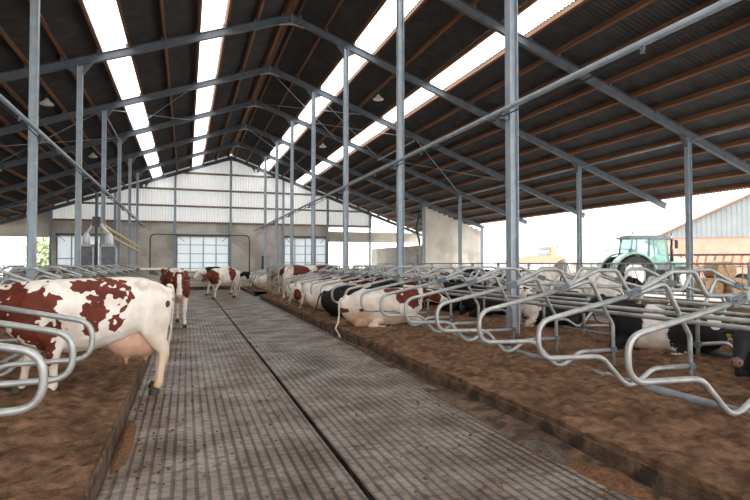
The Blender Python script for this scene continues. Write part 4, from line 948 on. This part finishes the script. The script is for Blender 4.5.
# neighbouring barn
t = empty('barn', 'neighbouring barn with grey clad gable above salmon wall', 'building', (0, 0, -.12), 0)
def bpt(x, y): return Vector((43.4 + x * .643 + y * .766, 41.4 - x * .766 + y * .643, 0))
def prism(bm, pts, z0, z1):
    lo = [bm.verts.new((p.x, p.y, z0)) for p in pts]; hi = [bm.verts.new((p.x, p.y, z1)) for p in pts]; n = len(pts)
    for i in range(n): bm.faces.new((lo[i], lo[(i + 1) % n], hi[(i + 1) % n], hi[i]))
    bm.faces.new(hi)
bm = bmesh.new(); prism(bm, [bpt(.3, 0), bpt(20, 0), bpt(20, 24), bpt(.3, 24)], 0, 4.25); obj('wall', bm, 'brick', t)
bm = bmesh.new(); g = [(.1, 4.2), (20, 4.2), (20, 4.4), (10.2, 9.1), (.1, 4.25)]
f0 = [bm.verts.new((bpt(x, -.12).x, bpt(x, -.12).y, z)) for (x, z) in g]; f1 = [bm.verts.new((bpt(x, 0.1).x, bpt(x, .1).y, z)) for (x, z) in g]
bm.faces.new(f0); bm.faces.new(f1[::-1])
for i in range(5): bm.faces.new((f0[i], f0[(i + 1) % 5], f1[(i + 1) % 5], f1[i]))
for j in range(48):
    x = .4 + j * .4; zt = 4.25 + (x - .1) * 4.85 / 10.1 if x < 10.2 else 9.1 - (x - 10.2) * 4.7 / 9.8
    p = bpt(x, -.14); beam(bm, (p.x, p.y, 4.2), (p.x, p.y, zt - .05), .07, .08, (1, 0, 0))
obj('gable_cladding', bm, 'grey_clad', t)
bm = bmesh.new()
for (xa, za, xb, zb) in ((-.9, 3.75, 10.2, 9.12), (10.2, 9.12, 21, 3.95)):
    v = [bm.verts.new((bpt(x, y).x, bpt(x, y).y, z + q)) for q in (0, .16) for (x, z, y) in ((xa, za, -.5), (xb, zb, -.5), (xb, zb, 24.5), (xa, za, 24.5))]
    for f in ((0, 1, 2, 3), (4, 7, 6, 5), (0, 4, 5, 1), (1, 5, 6, 2), (2, 6, 7, 3), (3, 7, 4, 0)): bm.faces.new([v[i] for i in f])
obj('roof', bm, 'red_tile', t)
# small houses far off
t = empty('house', 'low white house with a reddish hipped roof far off', 'building', (52.7, 70.0, -.12), -.3)
bm = bmesh.new(); box(bm, (-7, -3, 0), (4, 4, 1.9)); obj('wall', bm, 'white', t)
bm = bmesh.new(); v = [bm.verts.new(p) for p in ((-7.5, -3.5, 1.9), (4.5, -3.5, 1.9), (4.5, 4.5, 1.9), (-7.5, 4.5, 1.9), (-3, .5, 2.95), (1, .5, 2.95))]
for f in ((0, 1, 5, 4), (1, 2, 5), (2, 3, 4, 5), (3, 0, 4), (3, 2, 1, 0)): bm.faces.new([v[i] for i in f])
obj('roof', bm, 'red_tile', t)
t = empty('apartment_block', 'small white and orange block with striped balconies behind the reddish roof', 'building', (59.6, 80.0, -.12), -.3)
bm = bmesh.new(); box(bm, (-1.6, 0, 0), (1.6, 5, 4.9)); obj('wall', bm, 'white', t)
bm = bmesh.new(); box(bm, (.6, -.4, 0), (1.6, .0, 4.7)); obj('stair_tower', bm, 'orange', t)
for j in range(4): bm = bmesh.new(); box(bm, (-1.9, -.9, 1.3 + j * 1.0), (.5, 0, 1.3 + j * 1.0 + .35)); obj('balcony', bm, 'grey_clad', t)
bm = bmesh.new(); beam(bm, (61.6, 78, -.1), (60.0, 78, 6.2), .5, .3, (0, 1, 0)); tag(obj('crane_arm', bm, 'grey_clad'), 'grey slanting boom rising beside the small orange block', 'boom')
mound('sand_heap', 23.6, 29.6, 2.6, 2.2, 2.0, 'sand', 'pale beige heap of sand outside the open side', 'sand heap', -.05, 3.7)
for i, (x, y, rx, ry, h) in enumerate(((15.9, 9.5, .8, 5.0, .5), (15.9, 18.5, .8, 4.0, .38), (16.0, 26.5, .8, 4.0, .45))):
    mound('feed_heap', x, y, rx, ry, h, 'hay', 'brown row of fodder behind the feed fence, %s row from the camera' % ORD[i], 'fodder', .02, 5.5 + i, 40)
# a stack of bales on the yard
k = 0
for (x, y, z) in ((26.2, 21.6, 0), (27.25, 20.9, 0), (28.3, 20.2, 0), (26.7, 21.25, .88)):
    bm = bmesh.new(); cyl(bm, (0, -.6, .5), (0, .6, .5), .52, 20); o = obj('hay_bale', bm, 'hay', None, (x, y, z - .12), -.3)
    tag(o, ['round straw bale on the yard, beside the tractor front', 'round straw bale in the middle of the bottom row', 'round straw bale at the trailer end of the bottom row', 'round straw bale on top of the others'][k], 'straw bale', 'round straw bales'); k += 1

# ------------------------------------------------------------------ beyond the closed-side opening
t = empty('storage_shed', 'overexposed white shed beyond the opening in the end wall', 'building', (-26.5, 84, -.12), .2)
bm = bmesh.new(); box(bm, (-6, -3, 0), (5.5, 6, 4.2)); obj('wall', bm, 'white', t)
bm = bmesh.new(); v = [bm.verts.new(p) for p in ((-6.5, -3.4, 4.2), (6, -3.4, 4.2), (6, 6.5, 4.2), (-6.5, 6.5, 4.2), (-.3, -3.4, 6.4), (-.3, 6.5, 6.4))]
for f in ((0, 1, 4), (1, 2, 5, 4), (2, 3, 5), (3, 0, 4, 5), (3, 2, 1, 0)): bm.faces.new([v[i] for i in f])
obj('roof', bm, 'white', t)
def tree(x, y, h, r, seed, label):
    t = empty('tree', label, 'tree', (x, y, -.12)); rnd = random.Random(seed)
    bm = bmesh.new(); sweep(bm, [(0, 0, 0), (.1, 0, h * .3), (0, .1, h * .75)], [.25, .18, .06], 8); obj('trunk', bm, 'bark', t)
    bm = bmesh.new()
    for i in range(900):
        u = Vector((rnd.gauss(0, 1), rnd.gauss(0, 1), rnd.gauss(0, 1))).normalized() * (rnd.random() ** .33)
        lump = 1 + .35 * noise.noise(u * 2.5 + Vector((seed, 0, 0)))
        c = Vector((u.x * r * lump, u.y * r * lump, h * .6 + u.z * h * .4 * lump)); s = rnd.uniform(.18, .4)
        a = Vector((rnd.gauss(0, 1), rnd.gauss(0, 1), rnd.gauss(0, 1))).normalized(); b_ = a.orthogonal().normalized(); d = a.cross(b_)
        vs = [bm.verts.new(c + b_ * s), bm.verts.new(c + d * s * .5), bm.verts.new(c - b_ * s), bm.verts.new(c - d * s * .5)]; bm.faces.new(vs)
    me = mesh_of(bm, 'crown', 'leaf', False); obj('crown', me, None, t)
for (x, y, h, r, s, lb) in ((-17.2, 77, 5.2, 1.4, 1, 'loose green tree just past the end wall opening'), (-19.6, 92, 6.4, 2.4, 2, 'green tree further back beside the white shed'), (-31, 104, 7.5, 4, 3, 'pale tree behind the white shed'), (-14.2, 79, 6.0, 1.5, 4, 'green tree mostly hidden by the end wall')):
    tree(x, y, h, r, s, lb)
